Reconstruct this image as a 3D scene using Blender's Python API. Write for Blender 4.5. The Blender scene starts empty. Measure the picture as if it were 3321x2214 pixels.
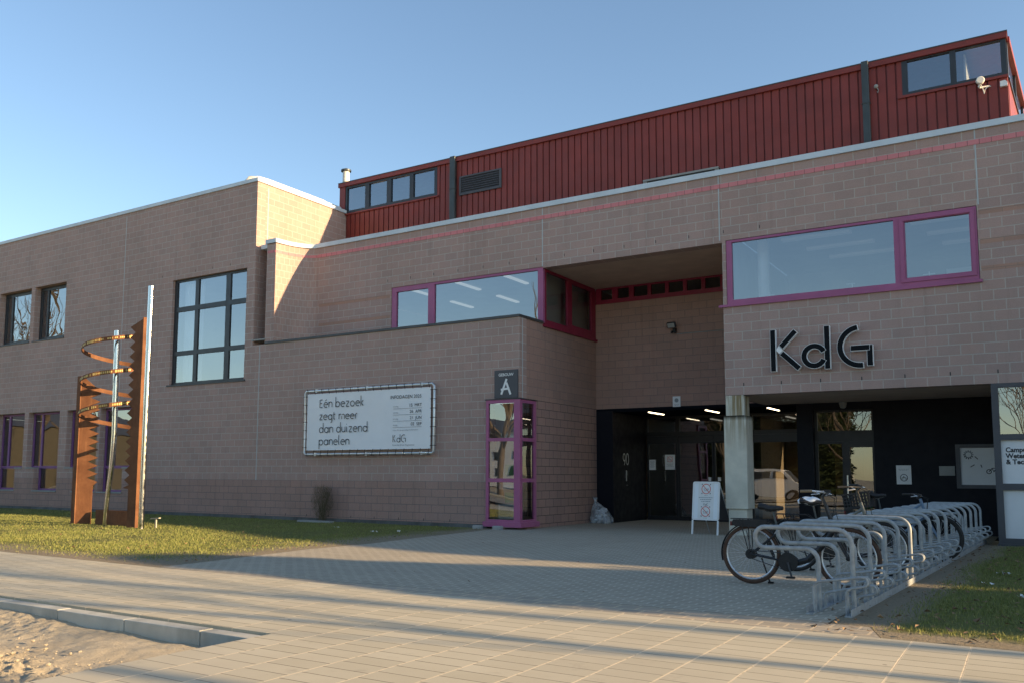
import bpy, bmesh, math, random
from mathutils import Vector, Matrix, noise
R = math.radians
random.seed(7)
S = bpy.context.scene
COL = S.collection

# ------------------------------------------------------------------ camera
H = 1.25
YAW, PITCH, ROLL = R(-32.81282497), R(5.78739505), R(0.26184347)
FPX, CX, CY, PW, PH = 2874.684481, 1660.5 - 96.85688508, 1107 + 142.63104181, 3321.0, 2214.0
fwd = Vector((math.sin(YAW) * math.cos(PITCH), math.cos(YAW) * math.cos(PITCH), math.sin(PITCH)))
rgt = Vector((math.cos(YAW), -math.sin(YAW), 0))
upv = rgt.cross(fwd)
r2 = rgt * math.cos(ROLL) + upv * math.sin(ROLL)
u2 = -rgt * math.sin(ROLL) + upv * math.cos(ROLL)
cam = bpy.data.cameras.new('camera')
camo = bpy.data.objects.new('camera', cam)
COL.objects.link(camo)
cam.sensor_width = 36.0
cam.lens = FPX / PW * 36.0
cam.shift_x = -(CX - PW / 2) / PW
cam.shift_y = (CY - PH / 2) / PW
cam.clip_start, cam.clip_end = 0.05, 3000
camo.matrix_world = Matrix(((r2.x, u2.x, -fwd.x, 0), (r2.y, u2.y, -fwd.y, 0), (r2.z, u2.z, -fwd.z, H), (0, 0, 0, 1)))
S.camera = camo

# ------------------------------------------------------------------ light
AZ, EL = R(7.0), R(13.83)          # sun azimuth from +X towards +Y, elevation
W = bpy.data.worlds.new('World'); S.world = W; W.use_nodes = True
sky = W.node_tree.nodes.new('ShaderNodeTexSky')
sky.sky_type = 'NISHITA'; sky.sun_disc = False
sky.sun_elevation = EL; sky.sun_rotation = math.pi / 2 - AZ
sky.altitude = 0; sky.air_density = 1.0; sky.dust_density = 0.35; sky.ozone_density = 1.7
bg = W.node_tree.nodes['Background']
W.node_tree.links.new(sky.outputs[0], bg.inputs[0])
bg.inputs[1].default_value = 0.10
sun = bpy.data.lights.new('sun', 'SUN'); suno = bpy.data.objects.new('sun', sun); COL.objects.link(suno)
sun.energy = 4.7; sun.angle = R(0.55); sun.color = (1.0, 0.70, 0.38)
sd = Vector((math.cos(AZ) * math.cos(EL), math.sin(AZ) * math.cos(EL), math.sin(EL)))
suno.rotation_euler = sd.to_track_quat('Z', 'Y').to_euler()
S.view_settings.view_transform = 'Standard'; S.view_settings.look = 'None'
S.view_settings.exposure = 1.36; S.view_settings.gamma = 1.0

# ------------------------------------------------------------------ material helpers
class NT:
    def __init__(s, name):
        s.m = bpy.data.materials.new(name); s.m.use_nodes = True
        s.t = s.m.node_tree; s.t.nodes.clear()
        s.out = s.n('ShaderNodeOutputMaterial'); s.b = s.n('ShaderNodeBsdfPrincipled')
        s.l(s.b.outputs[0], s.out.inputs[0])
    def n(s, t, **k):
        x = s.t.nodes.new(t)
        for a, v in k.items(): setattr(x, a, v)
        return x
    def l(s, a, b): s.t.links.new(a, b)
    def set(s, node, i, v):
        if hasattr(v, 'is_linked') or hasattr(v, 'links'): s.l(v, node.inputs[i])
        else: node.inputs[i].default_value = v
    def math(s, op, a, b=0.0, c=None, clamp=False):
        x = s.n('ShaderNodeMath', operation=op); x.use_clamp = clamp
        s.set(x, 0, a); s.set(x, 1, b)
        if c is not None: s.set(x, 2, c)
        return x.outputs[0]
    def mix(s, f, a, b, mode='MIX'):
        x = s.n('ShaderNodeMix', data_type='RGBA', blend_type=mode)
        s.set(x, 0, f)
        for i, v in ((6, a), (7, b)):
            if isinstance(v, tuple): v = (*v[:3], 1)
            s.set(x, i, v)
        return x.outputs[2]
    def noise(s, vec, scale, detail=3, rough=.55, dist=0):
        x = s.n('ShaderNodeTexNoise'); s.l(vec, x.inputs['Vector'])
        x.inputs['Scale'].default_value = scale; x.inputs['Detail'].default_value = detail
        x.inputs['Roughness'].default_value = rough; x.inputs['Distortion'].default_value = dist
        return x.outputs[0]
    def ramp(s, v, a, b, lo=0., hi=1.):
        x = s.n('ShaderNodeMapRange'); s.l(v, x.inputs[0]); x.clamp = True
        for i, q in ((1, a), (2, b), (3, lo), (4, hi)): x.inputs[i].default_value = q
        return x.outputs[0]
    def pos(s): return s.n('ShaderNodeNewGeometry').outputs['Position']
    def nrm(s): return s.n('ShaderNodeNewGeometry').outputs['True Normal']
    def objc(s): return s.n('ShaderNodeTexCoord').outputs['Object']
    def sep(s, v):
        x = s.n('ShaderNodeSeparateXYZ'); s.l(v, x.inputs[0]); return x.outputs
    def com(s, a, b, c=0.0):
        x = s.n('ShaderNodeCombineXYZ')
        for i, q in enumerate((a, b, c)): s.set(x, i, q)
        return x.outputs[0]
    def scale(s, v, k):
        x = s.n('ShaderNodeVectorMath', operation='MULTIPLY'); s.l(v, x.inputs[0]); x.inputs[1].default_value = k
        return x.outputs[0]
    def bump(s, h, strength=.3, dist=.01):
        x = s.n('ShaderNodeBump'); x.inputs['Strength'].default_value = strength; x.inputs['Distance'].default_value = dist
        s.l(h, x.inputs['Height']); s.l(x.outputs[0], s.b.inputs['Normal'])
    def fin(s, col, rough=.7, metal=0., spec=.4):
        if isinstance(col, tuple): col = (*col[:3], 1)
        s.set(s.b, 'Base Color', col); s.set(s.b, 'Roughness', rough)
        s.set(s.b, 'Metallic', metal); s.set(s.b, 'Specular IOR Level', spec)
        return s.m

def mul(c, k): return tuple(min(1, x * k) for x in c)

def plain(name, c, rough=.6, metal=0., var=.12, scale=6., bump=0., bscale=80., spec=.4, dirt=0.):
    t = NT(name); v = t.objc() if scale > 3 else t.pos()
    n = t.noise(v, scale, 4)
    col = t.mix(t.ramp(n, .3, .7), mul(c, 1 - var), mul(c, 1 + var))
    if dirt:
        d = t.noise(t.scale(t.pos(), (2.2, 2.2, .5)), 1.6, 5)
        col = t.mix(t.ramp(d, .5, .75, 0, dirt), col, (.05, .045, .035))
    rr = t.ramp(t.noise(v, scale * 3.1, 2), .3, .7, max(.02, rough - .08), min(1, rough + .08))
    if bump: t.bump(t.noise(v, bscale, 3), bump, .004)
    return t.fin(col, rr, metal, spec)

def blocks(name, c1, c2, mor, bw=.4, bh=.2, ms=.010, xo=0., zo=.0128, summed=False, stain=.35, rough=.9, var=.12):
    t = NT(name); p = t.pos(); x, y, z = t.sep(p); nx, ny, nz = t.sep(t.nrm())
    side = t.math('GREATER_THAN', t.math('ABSOLUTE', nx), .6)
    if summed: u = t.math('ADD', x, y)
    else: u = t.math('ADD', t.math('MULTIPLY', x, t.math('SUBTRACT', 1., side)), t.math('MULTIPLY', y, side))
    vec = t.com(t.math('SUBTRACT', u, xo), t.math('SUBTRACT', z, zo))
    # slightly uneven joints
    wob = t.n('ShaderNodeVectorMath', operation='MULTIPLY_ADD')
    nn = t.n('ShaderNodeTexNoise'); t.l(p, nn.inputs['Vector']); nn.inputs['Scale'].default_value = 9; nn.inputs['Detail'].default_value = 2
    t.l(nn.outputs['Color'], wob.inputs[0]); wob.inputs[1].default_value = (.006, .006, 0); t.l(vec, wob.inputs[2])
    b = t.n('ShaderNodeTexBrick'); t.l(wob.outputs[0], b.inputs['Vector'])
    b.inputs['Color1'].default_value = (*c1, 1); b.inputs['Color2'].default_value = (*c2, 1); b.inputs['Mortar'].default_value = (*mor, 1)
    b.inputs['Scale'].default_value = 1; b.inputs['Mortar Size'].default_value = ms; b.inputs['Mortar Smooth'].default_value = .12
    b.inputs['Brick Width'].default_value = bw; b.inputs['Row Height'].default_value = bh; b.inputs['Bias'].default_value = -.1
    col = b.outputs['Color']; fac = b.outputs['Fac']
    sp = t.noise(p, 130, 4, .7)
    col = t.mix(t.ramp(sp, .35, .68, .0, .75), col, t.mix(1., col, (.60, .57, .56), 'MULTIPLY'))
    sp2 = t.noise(p, 48, 3, .7); col = t.mix(t.ramp(sp2, .55, .75, 0, .5), col, t.mix(1., col, (1.22, 1.2, 1.17), 'MULTIPLY'))
    dr = t.noise(t.scale(p, (7, 7, .28)), 1., 4, .65); col = t.mix(t.ramp(dr, .56, .74, 0, .45), col, t.mix(1., col, (.74, .74, .74), 'MULTIPLY'))
    big = t.noise(t.scale(p, (.5, .5, .22)), 1.3, 5, .6)
    col = t.mix(t.ramp(big, .42, .72, 0, stain), col, t.mix(1., col, (.66, .69, .66), 'MULTIPLY'))
    cl = t.noise(p, 2.3, 4, .6)
    col = t.mix(t.ramp(cl, .35, .7, 0, .5), col, t.mix(1., col, (1.1, 1.0, .97), 'MULTIPLY'))
    h = t.math('SUBTRACT', t.math('MULTIPLY', sp, .35), t.math('MULTIPLY', fac, .8))
    t.bump(h, .55, .008)
    return t.fin(col, rough, 0, .2)

def glass(name, tint=(.8, .86, .9), base=.26, rough=.0, wave=.010):
    t = NT(name); t.t.nodes.remove(t.b)
    tr = t.n('ShaderNodeBsdfTransparent'); tr.inputs[0].default_value = (*tint, 1)
    gl = t.n('ShaderNodeBsdfGlossy'); gl.inputs['Roughness'].default_value = rough; gl.inputs['Color'].default_value = (.92, .96, 1, 1)
    bp = t.n('ShaderNodeBump'); bp.inputs['Strength'].default_value = wave; bp.inputs['Distance'].default_value = .6
    t.l(t.noise(t.pos(), .9, 1), bp.inputs['Height']); t.l(bp.outputs[0], gl.inputs['Normal'])
    fr = t.n('ShaderNodeFresnel'); fr.inputs[0].default_value = 1.5
    f = t.math('ADD', t.math('MULTIPLY', fr.outputs[0], 1 - base), base, clamp=True)
    mx = t.n('ShaderNodeMixShader'); t.l(f, mx.inputs[0]); t.l(tr.outputs[0], mx.inputs[1]); t.l(gl.outputs[0], mx.inputs[2])
    t.l(mx.outputs[0], t.out.inputs[0])
    return t.m

def emit(name, c, e):
    t = NT(name); t.fin(c, .5)
    t.b.inputs['Emission Color'].default_value = (*c, 1); t.b.inputs['Emission Strength'].default_value = e
    return t.m

# ------------------------------------------------------------------ mesh builder
class MB:
    def __init__(s): s.v = []; s.f = []; s.m = []; s.M = None
    def add(s, vs, fs, m=0):
        o = len(s.v)
        s.v += [tuple(s.M @ Vector(q)) if s.M else tuple(q) for q in vs]
        for q in fs: s.f.append([o + i for i in q]); s.m.append(m)
    def box(s, x0, x1, y0, y1, z0, z1, m=0):
        s.add([(x0, y0, z0), (x1, y0, z0), (x1, y1, z0), (x0, y1, z0), (x0, y0, z1), (x1, y0, z1), (x1, y1, z1), (x0, y1, z1)],
              [(0, 3, 2, 1), (4, 5, 6, 7), (0, 1, 5, 4), (1, 2, 6, 5), (2, 3, 7, 6), (3, 0, 4, 7)], m)
        return s
    def quad(s, a, b, c, d, m=0): s.add([a, b, c, d], [(0, 1, 2, 3)], m); return s
    def prism(s, poly, fn, a, b, m=0, ms=None, cap=(1, 1)):
        """poly: list of (u,v); fn(u,v,w)->xyz; extruded from w=a to w=b. a side = front"""
        n = len(poly); vs = [fn(u, v, a) for u, v in poly] + [fn(u, v, b) for u, v in poly]
        if cap[0]: s.add(vs[:n], [tuple(range(n))], m)
        if cap[1]: s.add(vs[n:], [tuple(range(n))[::-1]], m if ms is None else ms)
        s.add(vs, [(i, n + i, n + (i + 1) % n, (i + 1) % n) for i in range(n)], m if ms is None else ms)
        return s
    def tube(s, pts, r, n=8, closed=False, m=0, cap=True):
        pts = [Vector(p) for p in pts]; N = len(pts)
        rr = r if isinstance(r, (list, tuple)) else [r] * N
        prev = None; vs = []
        for i, p in enumerate(pts):
            if closed: d = pts[(i + 1) % N] - pts[i - 1]
            else: d = pts[min(i + 1, N - 1)] - pts[max(i - 1, 0)]
            d.normalize()
            if prev is None:
                a = Vector((0, 0, 1)) if abs(d.z) < .9 else Vector((1, 0, 0))
                nn = d.cross(a).normalized()
            else:
                nn = (prev - d * prev.dot(d))
                nn = nn.normalized() if nn.length > 1e-6 else d.orthogonal().normalized()
            prev = nn; bb = d.cross(nn)
            for k in range(n):
                a = 2 * math.pi * k / n
                vs.append(p + (nn * math.cos(a) + bb * math.sin(a)) * rr[i])
        fs = []
        for i in range(N if closed else N - 1):
            j = (i + 1) % N
            for k in range(n):
                l = (k + 1) % n
                fs.append((i * n + k, i * n + l, j * n + l, j * n + k))
        if cap and not closed:
            fs.append(tuple(range(n))[::-1]); fs.append(tuple((N - 1) * n + k for k in range(n)))
        s.add(vs, fs, m); return s
    def cyl(s, a, b, r0, r1=None, n=12, m=0): return s.tube([a, b], [r0, r0 if r1 is None else r1], n, m=m)
    def ball(s, c, rx, ry=None, rz=None, n=10, k=6, m=0):
        ry = rx if ry is None else ry; rz = rx if rz is None else rz
        vs = [(c[0], c[1], c[2] - rz)]; fs = []
        for i in range(1, k):
            t = -math.pi / 2 + math.pi * i / k
            for j in range(n):
                a = 2 * math.pi * j / n
                vs.append((c[0] + rx * math.cos(t) * math.cos(a), c[1] + ry * math.cos(t) * math.sin(a), c[2] + rz * math.sin(t)))
        vs.append((c[0], c[1], c[2] + rz)); L = len(vs) - 1
        for j in range(n):
            fs.append((0, 1 + (j + 1) % n, 1 + j))
            for i in range(k - 2):
                a = 1 + i * n + j; b = 1 + i * n + (j + 1) % n
                fs.append((a, b, b + n, a + n))
            fs.append((1 + (k - 2) * n + j, 1 + (k - 2) * n + (j + 1) % n, L))
        s.add(vs, fs, m); return s
    def panel(s, axis, a, b, u0, u1, v0, v1, holes=(), m=0):
        """slab between a and b along axis 'y' (u=x) or 'x' (u=y), v=z, with rectangular holes, clean shell"""
        us = sorted({u0, u1, *[q for h in holes for q in h[:2] if u0 < q < u1]})
        vs_ = sorted({v0, v1, *[q for h in holes for q in h[2:] if v0 < q < v1]})
        def solid(i, j):
            if not (0 <= i < len(us) - 1 and 0 <= j < len(vs_) - 1): return False
            cu, cv = (us[i] + us[i + 1]) / 2, (vs_[j] + vs_[j + 1]) / 2
            return not any(h[0] < cu < h[1] and h[2] < cv < h[3] for h in holes)
        P = (lambda u, w, v: (u, w, v)) if axis == 'y' else (lambda u, w, v: (w, u, v))
        flip = axis == 'x'
        def q(*p):
            s.add(p, [(3, 2, 1, 0) if flip else (0, 1, 2, 3)], m)
        for i in range(len(us) - 1):
            for j in range(len(vs_) - 1):
                if not solid(i, j): continue
                x0, x1, z0, z1 = us[i], us[i + 1], vs_[j], vs_[j + 1]
                q(P(x0, a, z0), P(x1, a, z0), P(x1, a, z1), P(x0, a, z1))
                q(P(x1, b, z0), P(x0, b, z0), P(x0, b, z1), P(x1, b, z1))
                if not solid(i - 1, j): q(P(x0, b, z0), P(x0, a, z0), P(x0, a, z1), P(x0, b, z1))
                if not solid(i + 1, j): q(P(x1, a, z0), P(x1, b, z0), P(x1, b, z1), P(x1, a, z1))
                if not solid(i, j - 1): q(P(x0, b, z0), P(x1, b, z0), P(x1, a, z0), P(x0, a, z0))
                if not solid(i, j + 1): q(P(x0, a, z1), P(x1, a, z1), P(x1, b, z1), P(x0, b, z1))
        return s
    def build(s, name, mat, parent=None, smooth=False, loc=None, bevel=0.):
        me = bpy.data.meshes.new(name)
        off = Vector((0, 0, 0))
        if parent is not None and s.world:
            q = parent
            while q is not None: off += q.location; q = q.parent
        if loc is not None: off = Vector(loc)
        me.from_pydata([tuple(Vector(p) - off) for p in s.v], [], s.f)
        mats = mat if isinstance(mat, (list, tuple)) else [mat]
        for x in mats: me.materials.append(x)
        if len(mats) > 1: me.polygons.foreach_set('material_index', s.m)
        me.validate(); me.update()
        if smooth:
            me.shade_smooth(); me.set_sharp_from_angle(angle=R(42))
        o = bpy.data.objects.new(name, me); COL.objects.link(o)
        if parent is not None: o.parent = parent
        if loc is not None: o.location = loc
        if bevel:
            bv = o.modifiers.new('bevel', 'BEVEL'); bv.width = bevel; bv.segments = 2; bv.limit_method = 'ANGLE'; bv.angle_limit = R(50)
        return o
    world = True
class LB(MB): world = False            # part given in its thing's own coordinates

def empty(name, label, cat, loc, rz=0., group=None):
    o = bpy.data.objects.new(name, None); COL.objects.link(o); o.empty_display_size = .2
    o.location = loc; o.rotation_euler = (0, 0, rz)
    return tag(o, label, cat, group)
def tag(o, label, cat, group=None):
    o['label'] = label; o['category'] = cat
    if group: o['group'] = group
    return o
def struct(o): o['kind'] = 'structure'; return o
def stuff(o, label=None, cat=None):
    o['kind'] = 'stuff'
    if label: o['label'] = label; o['category'] = cat
    return o
def copy_tree(o, parent=None):
    c = o.copy(); COL.objects.link(c)
    if parent is not None: c.parent = parent
    for ch in list(o.children): copy_tree(ch, c)
    return c

def text_mesh(body, size, align='LEFT', bold=0.):
    cu = bpy.data.curves.new('lettering', 'FONT'); cu.body = body; cu.size = size; cu.align_x = align
    cu.resolution_u = 3; cu.offset = bold
    o = bpy.data.objects.new('lettering', cu); COL.objects.link(o)
    dg = bpy.context.evaluated_depsgraph_get()
    me = bpy.data.meshes.new_from_object(o.evaluated_get(dg))
    vs = [(v.co.x, v.co.y) for v in me.vertices]; fs = [tuple(p.vertices) for p in me.polygons]
    bpy.data.objects.remove(o); bpy.data.curves.remove(cu); bpy.data.meshes.remove(me)
    return vs, fs
def put_text(mb, body, size, fn, align='LEFT', m=0, bold=0.):
    vs, fs = text_mesh(body, size, align, bold)
    mb.add([fn(u, v) for u, v in vs], fs, m)

def stroke(path, w):
    """open 2-D polyline -> outline polygon pieces (quads)"""
    q = []; n = len(path); L = []; Rr = []
    for i, p in enumerate(path):
        a = path[max(i - 1, 0)]; b = path[min(i + 1, n - 1)]
        dx, dy = b[0] - a[0], b[1] - a[1]; l = math.hypot(dx, dy) or 1
        k = 1.
        if 0 < i < n - 1:
            d1 = (p[0] - a[0], p[1] - a[1]); l1 = math.hypot(*d1) or 1
            c = (d1[0] * dx + d1[1] * dy) / (l1 * l); k = 1 / max(.5, c)
        L.append((p[0] - dy / l * w / 2 * k, p[1] + dx / l * w / 2 * k)); Rr.append((p[0] + dy / l * w / 2 * k, p[1] - dx / l * w / 2 * k))
    return L, Rr
def arc(cx, cy, r, a0, a1, n=16, ry=None):
    ry = r if ry is None else ry
    return [(cx + r * math.cos(R(a0 + (a1 - a0) * i / n)), cy + ry * math.sin(R(a0 + (a1 - a0) * i / n))) for i in range(n + 1)]
def flat_stroke(mb, path, w, fn, m=0):
    L, Q = stroke(path, w); n = len(L)
    mb.add([fn(*p) for p in Q] + [fn(*p) for p in L], [(i, i + 1, n + i + 1, n + i) for i in range(n - 1)], m)

# ------------------------------------------------------------------ materials
M = {}
BL1, BL2, MOR = (.485, .355, .315), (.425, .318, .287), (.525, .475, .43)
M['block'] = blocks('concrete_block', BL1, BL2, MOR, xo=-5.62)
M['block_low'] = blocks('concrete_block_low', BL1, BL2, MOR, bw=.39, bh=.195, xo=-10.61, zo=1.11)
M['block_dark'] = blocks('concrete_block_dark_joint', (.43, .295, .255), (.385, .272, .238), (.25, .21, .195), bw=.39, bh=.195, ms=.008, xo=-10.61, zo=1.11)
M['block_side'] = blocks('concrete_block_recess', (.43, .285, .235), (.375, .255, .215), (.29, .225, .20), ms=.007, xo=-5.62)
M['block_curve'] = blocks('concrete_block_curve', BL1, BL2, MOR, bw=.2, xo=-5.62, summed=True)
M['pink'] = blocks('pink_tile', (.74, .29, .31), (.68, .26, .28), (.25, .14, .14), bw=.205, bh=.4, ms=.005, zo=7.6, stain=.15)
M['block_band'] = blocks('reddish_band', (.47, .30, .235), (.42, .275, .22), (.3, .25, .21), bh=.095, bw=.4, ms=.005)
M['coping'] = plain('aluminium_coping', (.58, .66, .72), .6, 0, .08, 1.5)
M['dark_coping'] = plain('dark_coping', (.075, .08, .082), .5, .2, .15, 2)
M['concrete'] = plain('grey_concrete', (.30, .31, .30), .85, 0, .14, 2.5, .35, 120)
M['plinth'] = plain('plinth_concrete', (.12, .125, .125), .9, 0, .3, 2.5, .4, 60, dirt=.6)
M['soffit'] = plain('soffit_render', (.50, .38, .30), .9, 0, .1, 2.)
M['frame_grey'] = plain('grey_aluminium', (.045, .05, .057), .4, .3, .1, 2)
M['frame_mid'] = plain('mid_grey_frame', (.075, .078, .088), .5, .1, .1, 2)
M['frame_pink'] = plain('magenta_frame', (.35, .10, .215), .42, 0, .08, 2)
M['frame_red'] = plain('crimson_frame', (.24, .018, .05), .45, 0, .08, 2)
M['frame_purple'] = plain('purple_frame', (.20, .085, .23), .45, 0, .08, 2)
M['black'] = plain('black_cladding', (.007, .008, .013), .6, 0, .1, 2, spec=.2)
M['black_matt'] = plain('black_matt', (.010, .012, .017), 1., 0, .1, 2, spec=0.)
M['black_frame'] = plain('black_frame', (.014, .015, .018), .4, 0, .1, 2)
M['red'] = plain('red_metal', (.22, .038, .030), .5, .0, .14, 1.3, .08, 12, dirt=.12)
M['red_dark'] = plain('red_metal_groove', (.16, .026, .022), .5, 0, .1, 2.)
M['pipe'] = plain('dark_downpipe', (.06, .072, .075), .42, .3, .2, 2)
M['white'] = plain('white_paint', (.75, .76, .75), .5, 0, .05, 3)
M['whitish'] = plain('off_white_pipe', (.68, .66, .60), .55, 0, .08, 3)
M['paper'] = plain('white_paper', (.72, .74, .75), .7, 0, .03, 3)
M['canvas'] = plain('white_canvas', (.80, .84, .87), .6, 0, .02, 3)
M['ink'] = plain('dark_ink', (.028, .032, .038), .6, 0, .05, 3)
M['ink_grey'] = plain('grey_ink', (.26, .29, .31), .6, 0, .05, 3)
M['ink_red'] = plain('red_ink', (.62, .10, .075), .6, 0, .05, 3)
M['steel'] = plain('galvanised_steel', (.32, .345, .355), .6, .15, .22, 14., .12, 60)
M['chrome'] = plain('polished_steel', (.62, .62, .60), .17, 1., .05, 3)
M['tubeframe'] = plain('aluminium_tube', (.62, .65, .66), .35, .7, .08, 4)
M['glass'] = glass('window_glass')
M['glass_dark'] = glass('entrance_glass', (.62, .64, .64), .17)
M['glass_clear'] = glass('side_glass', (.75, .77, .77), .05)
M['glass_purple'] = glass('lower_wing_glass', (.7, .72, .74), .20)
M['lamp'] = emit('ceiling_lamp', (.8, .75, .64), .16)
M['lamp_warm'] = emit('strip_lamp', (1., .80, .52), 3.2)
M['room'] = plain('interior_plaster', (.42, .43, .43), .9, 0, .05, 2)
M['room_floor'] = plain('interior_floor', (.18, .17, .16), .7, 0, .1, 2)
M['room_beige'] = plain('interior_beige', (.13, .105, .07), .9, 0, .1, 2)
M['curtain'] = plain('white_curtain', (.78, .80, .80), .9, 0, .04, 3)
M['curtain_beige'] = plain('weathered_board', (.40, .37, .30), .8, 0, .15, 6)
M['green'] = plain('green_poster', (.09, .35, .12), .6, 0, .05, 3)
M['rubber'] = plain('black_rubber', (.02, .02, .02), .65, 0, .2, 12)
M['blackpaint'] = plain('black_bike_paint', (.022, .023, .025), .32, 0, .1, 6)

def rust():
    t = NT('corten_steel'); p = t.objc()
    n1 = t.noise(p, 3, 6, .65); n2 = t.noise(p, 45, 4, .7); n3 = t.noise(t.scale(p, (6, 6, .7)), 2.0, 5)
    c = t.mix(t.ramp(n1, .3, .7), (.115, .048, .022), (.215, .098, .046))
    c = t.mix(t.ramp(n2, .45, .75, 0, .5), c, (.12, .035, .014))
    c = t.mix(t.ramp(n3, .55, .8, 0, .4), c, (.33, .16, .075))
    t.bump(n2, .3, .003)
    return t.fin(c, .75, .1, .3)
M['rust'] = rust()

def concrete_column():
    t = NT('weathered_column'); p = t.pos(); x, y, z = t.sep(p)
    n = t.noise(p, 4, 5); sp = t.noise(p, 90, 4, .7)
    c = t.mix(t.ramp(n, .3, .7), (.54, .53, .45), (.66, .64, .54))
    c = t.mix(t.ramp(sp, .45, .8, 0, .3), c, (.2, .2, .19))
    st = t.noise(t.scale(p, (14, 14, .55)), 1.0, 4, .6)
    top = t.ramp(z, 1.75, 2.75)          # rain streaks of algae running down from the ledge
    f = t.math('MULTIPLY', t.ramp(st, .42, .55), t.math('POWER', top, 1.0))
    c = t.mix(t.math('MULTIPLY', f, .85), c, (.22, .15, .055))
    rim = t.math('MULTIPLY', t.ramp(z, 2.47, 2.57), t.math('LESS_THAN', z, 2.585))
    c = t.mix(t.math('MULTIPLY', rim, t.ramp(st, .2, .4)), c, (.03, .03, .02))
    t.bump(sp, .25, .004)
    return t.fin(c, .9, 0, .2)
M['column'] = concrete_column()

def paving():
    t = NT('pavement_slabs'); p = t.pos(); x, y, z = t.sep(p)
    wob = t.noise(p, 3, 2); xx = t.math('ADD', x, t.math('ADD', t.math('MULTIPLY', wob, .008), t.math('MULTIPLY', y, .022)))
    b = t.n('ShaderNodeTexBrick'); t.l(t.com(t.math('ADD', y, .05), t.math('ADD', xx, .02)), b.inputs['Vector'])
    b.inputs['Color1'].default_value = (.50, .455, .335, 1); b.inputs['Color2'].default_value = (.57, .52, .39, 1); b.inputs['Mortar'].default_value = (.09, .08, .065, 1)
    b.inputs['Scale'].default_value = 1; b.inputs['Mortar Size'].default_value = .0055; b.inputs['Mortar Smooth'].default_value = .3
    b.inputs['Brick Width'].default_value = .2; b.inputs['Row Height'].default_value = .4; b.offset = .42; b.offset_frequency = 2
    fr = t.math('FRACT', t.math('DIVIDE', t.math('ADD', xx, .02), .4))
    dj = t.math('MINIMUM', fr, t.math('SUBTRACT', 1., fr))
    js = t.math('MULTIPLY', t.math('LESS_THAN', dj, .019), t.ramp(t.noise(p, 14, 3), .25, .45))
    n = t.noise(p, 1.1, 5, .6); sp = t.noise(p, 160, 3, .7)
    c = t.mix(t.ramp(n, .35, .7, 0, .35), b.outputs['Color'], (.40, .35, .25))
    c = t.mix(t.ramp(sp, .4, .75, 0, .22), c, (.28, .25, .2))
    c = t.mix(t.ramp(t.noise(p, .45, 4), .5, .7, 0, .35), c, (.45, .40, .31))
    c = t.mix(t.ramp(t.noise(p, 3.2, 5, .7), .60, .72, 0, .28), c, (.22, .19, .15))
    vo = t.n('ShaderNodeTexVoronoi'); t.l(p, vo.inputs['Vector']); vo.inputs['Scale'].default_value = 1.9
    c = t.mix(t.math('MULTIPLY', t.math('LESS_THAN', vo.outputs['Distance'], .035), .55), c, (.12, .10, .08))
    c = t.mix(t.math('MULTIPLY', js, .9), c, (.72, .61, .43))  # joints along y: sand fill, with their sunlit edges painted in bright
    h = t.math('SUBTRACT', t.math('ADD', t.math('MULTIPLY', sp, .15), t.math('MULTIPLY', js, .7)), t.math('MULTIPLY', b.outputs['Fac'], 1.))
    t.bump(h, .5, .006)
    return t.fin(c, .85, 0, .25)
M['paving'] = paving()

def pavers(name, bw, bh, c1, c2, mor, ms, sandy=.3):
    t = NT(name); p = t.pos(); x, y, z = t.sep(p)
    wob = t.noise(p, 5, 2)
    b = t.n('ShaderNodeTexBrick'); t.l(t.com(t.math('ADD', x, t.math('MULTIPLY', wob, .012)), t.math('ADD', y, t.math('MULTIPLY', wob, .012))), b.inputs['Vector'])
    b.inputs['Color1'].default_value = (*c1, 1); b.inputs['Color2'].default_value = (*c2, 1); b.inputs['Mortar'].default_value = (*mor, 1)
    b.inputs['Scale'].default_value = 1; b.inputs['Mortar Size'].default_value = ms; b.inputs['Mortar Smooth'].default_value = .2
    b.inputs['Brick Width'].default_value = bw; b.inputs['Row Height'].default_value = bh
    n = t.noise(p, .7, 5, .6); sp = t.noise(p, 140, 3, .7)
    c = t.mix(t.ramp(n, .4, .75, 0, sandy), b.outputs['Color'], (.30, .265, .205))
    c = t.mix(t.ramp(sp, .4, .75, 0, .3), c, (.13, .12, .10))
    h = t.math('SUBTRACT', t.math('MULTIPLY', sp, .3), t.math('MULTIPLY', b.outputs['Fac'], .8))
    t.bump(h, .6, .006)
    return t.fin(c, .9, 0, .2)
M['brickpave'] = pavers('courtyard_pavers', .21, .105, (.35, .31, .235), (.41, .365, .28), (.60, .54, .42), .011)
M['border'] = pavers('border_pavers', .22, .21, (.36, .32, .25), (.43, .38, .30), (.60, .50, .35), .013, .4)

def sand():
    t = NT('bare_sand'); p = t.pos()
    n = t.noise(p, 2.2, 6, .65); f = t.noise(p, 60, 5, .75)
    c = t.mix(t.ramp(n, .3, .7), (.40, .345, .255), (.52, .455, .34))
    c = t.mix(t.ramp(f, .45, .75, 0, .45), c, (.24, .19, .13))
    t.bump(f, .8, .02)
    return t.fin(c, .95, 0, .15)
M['sand'] = sand()

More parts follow.
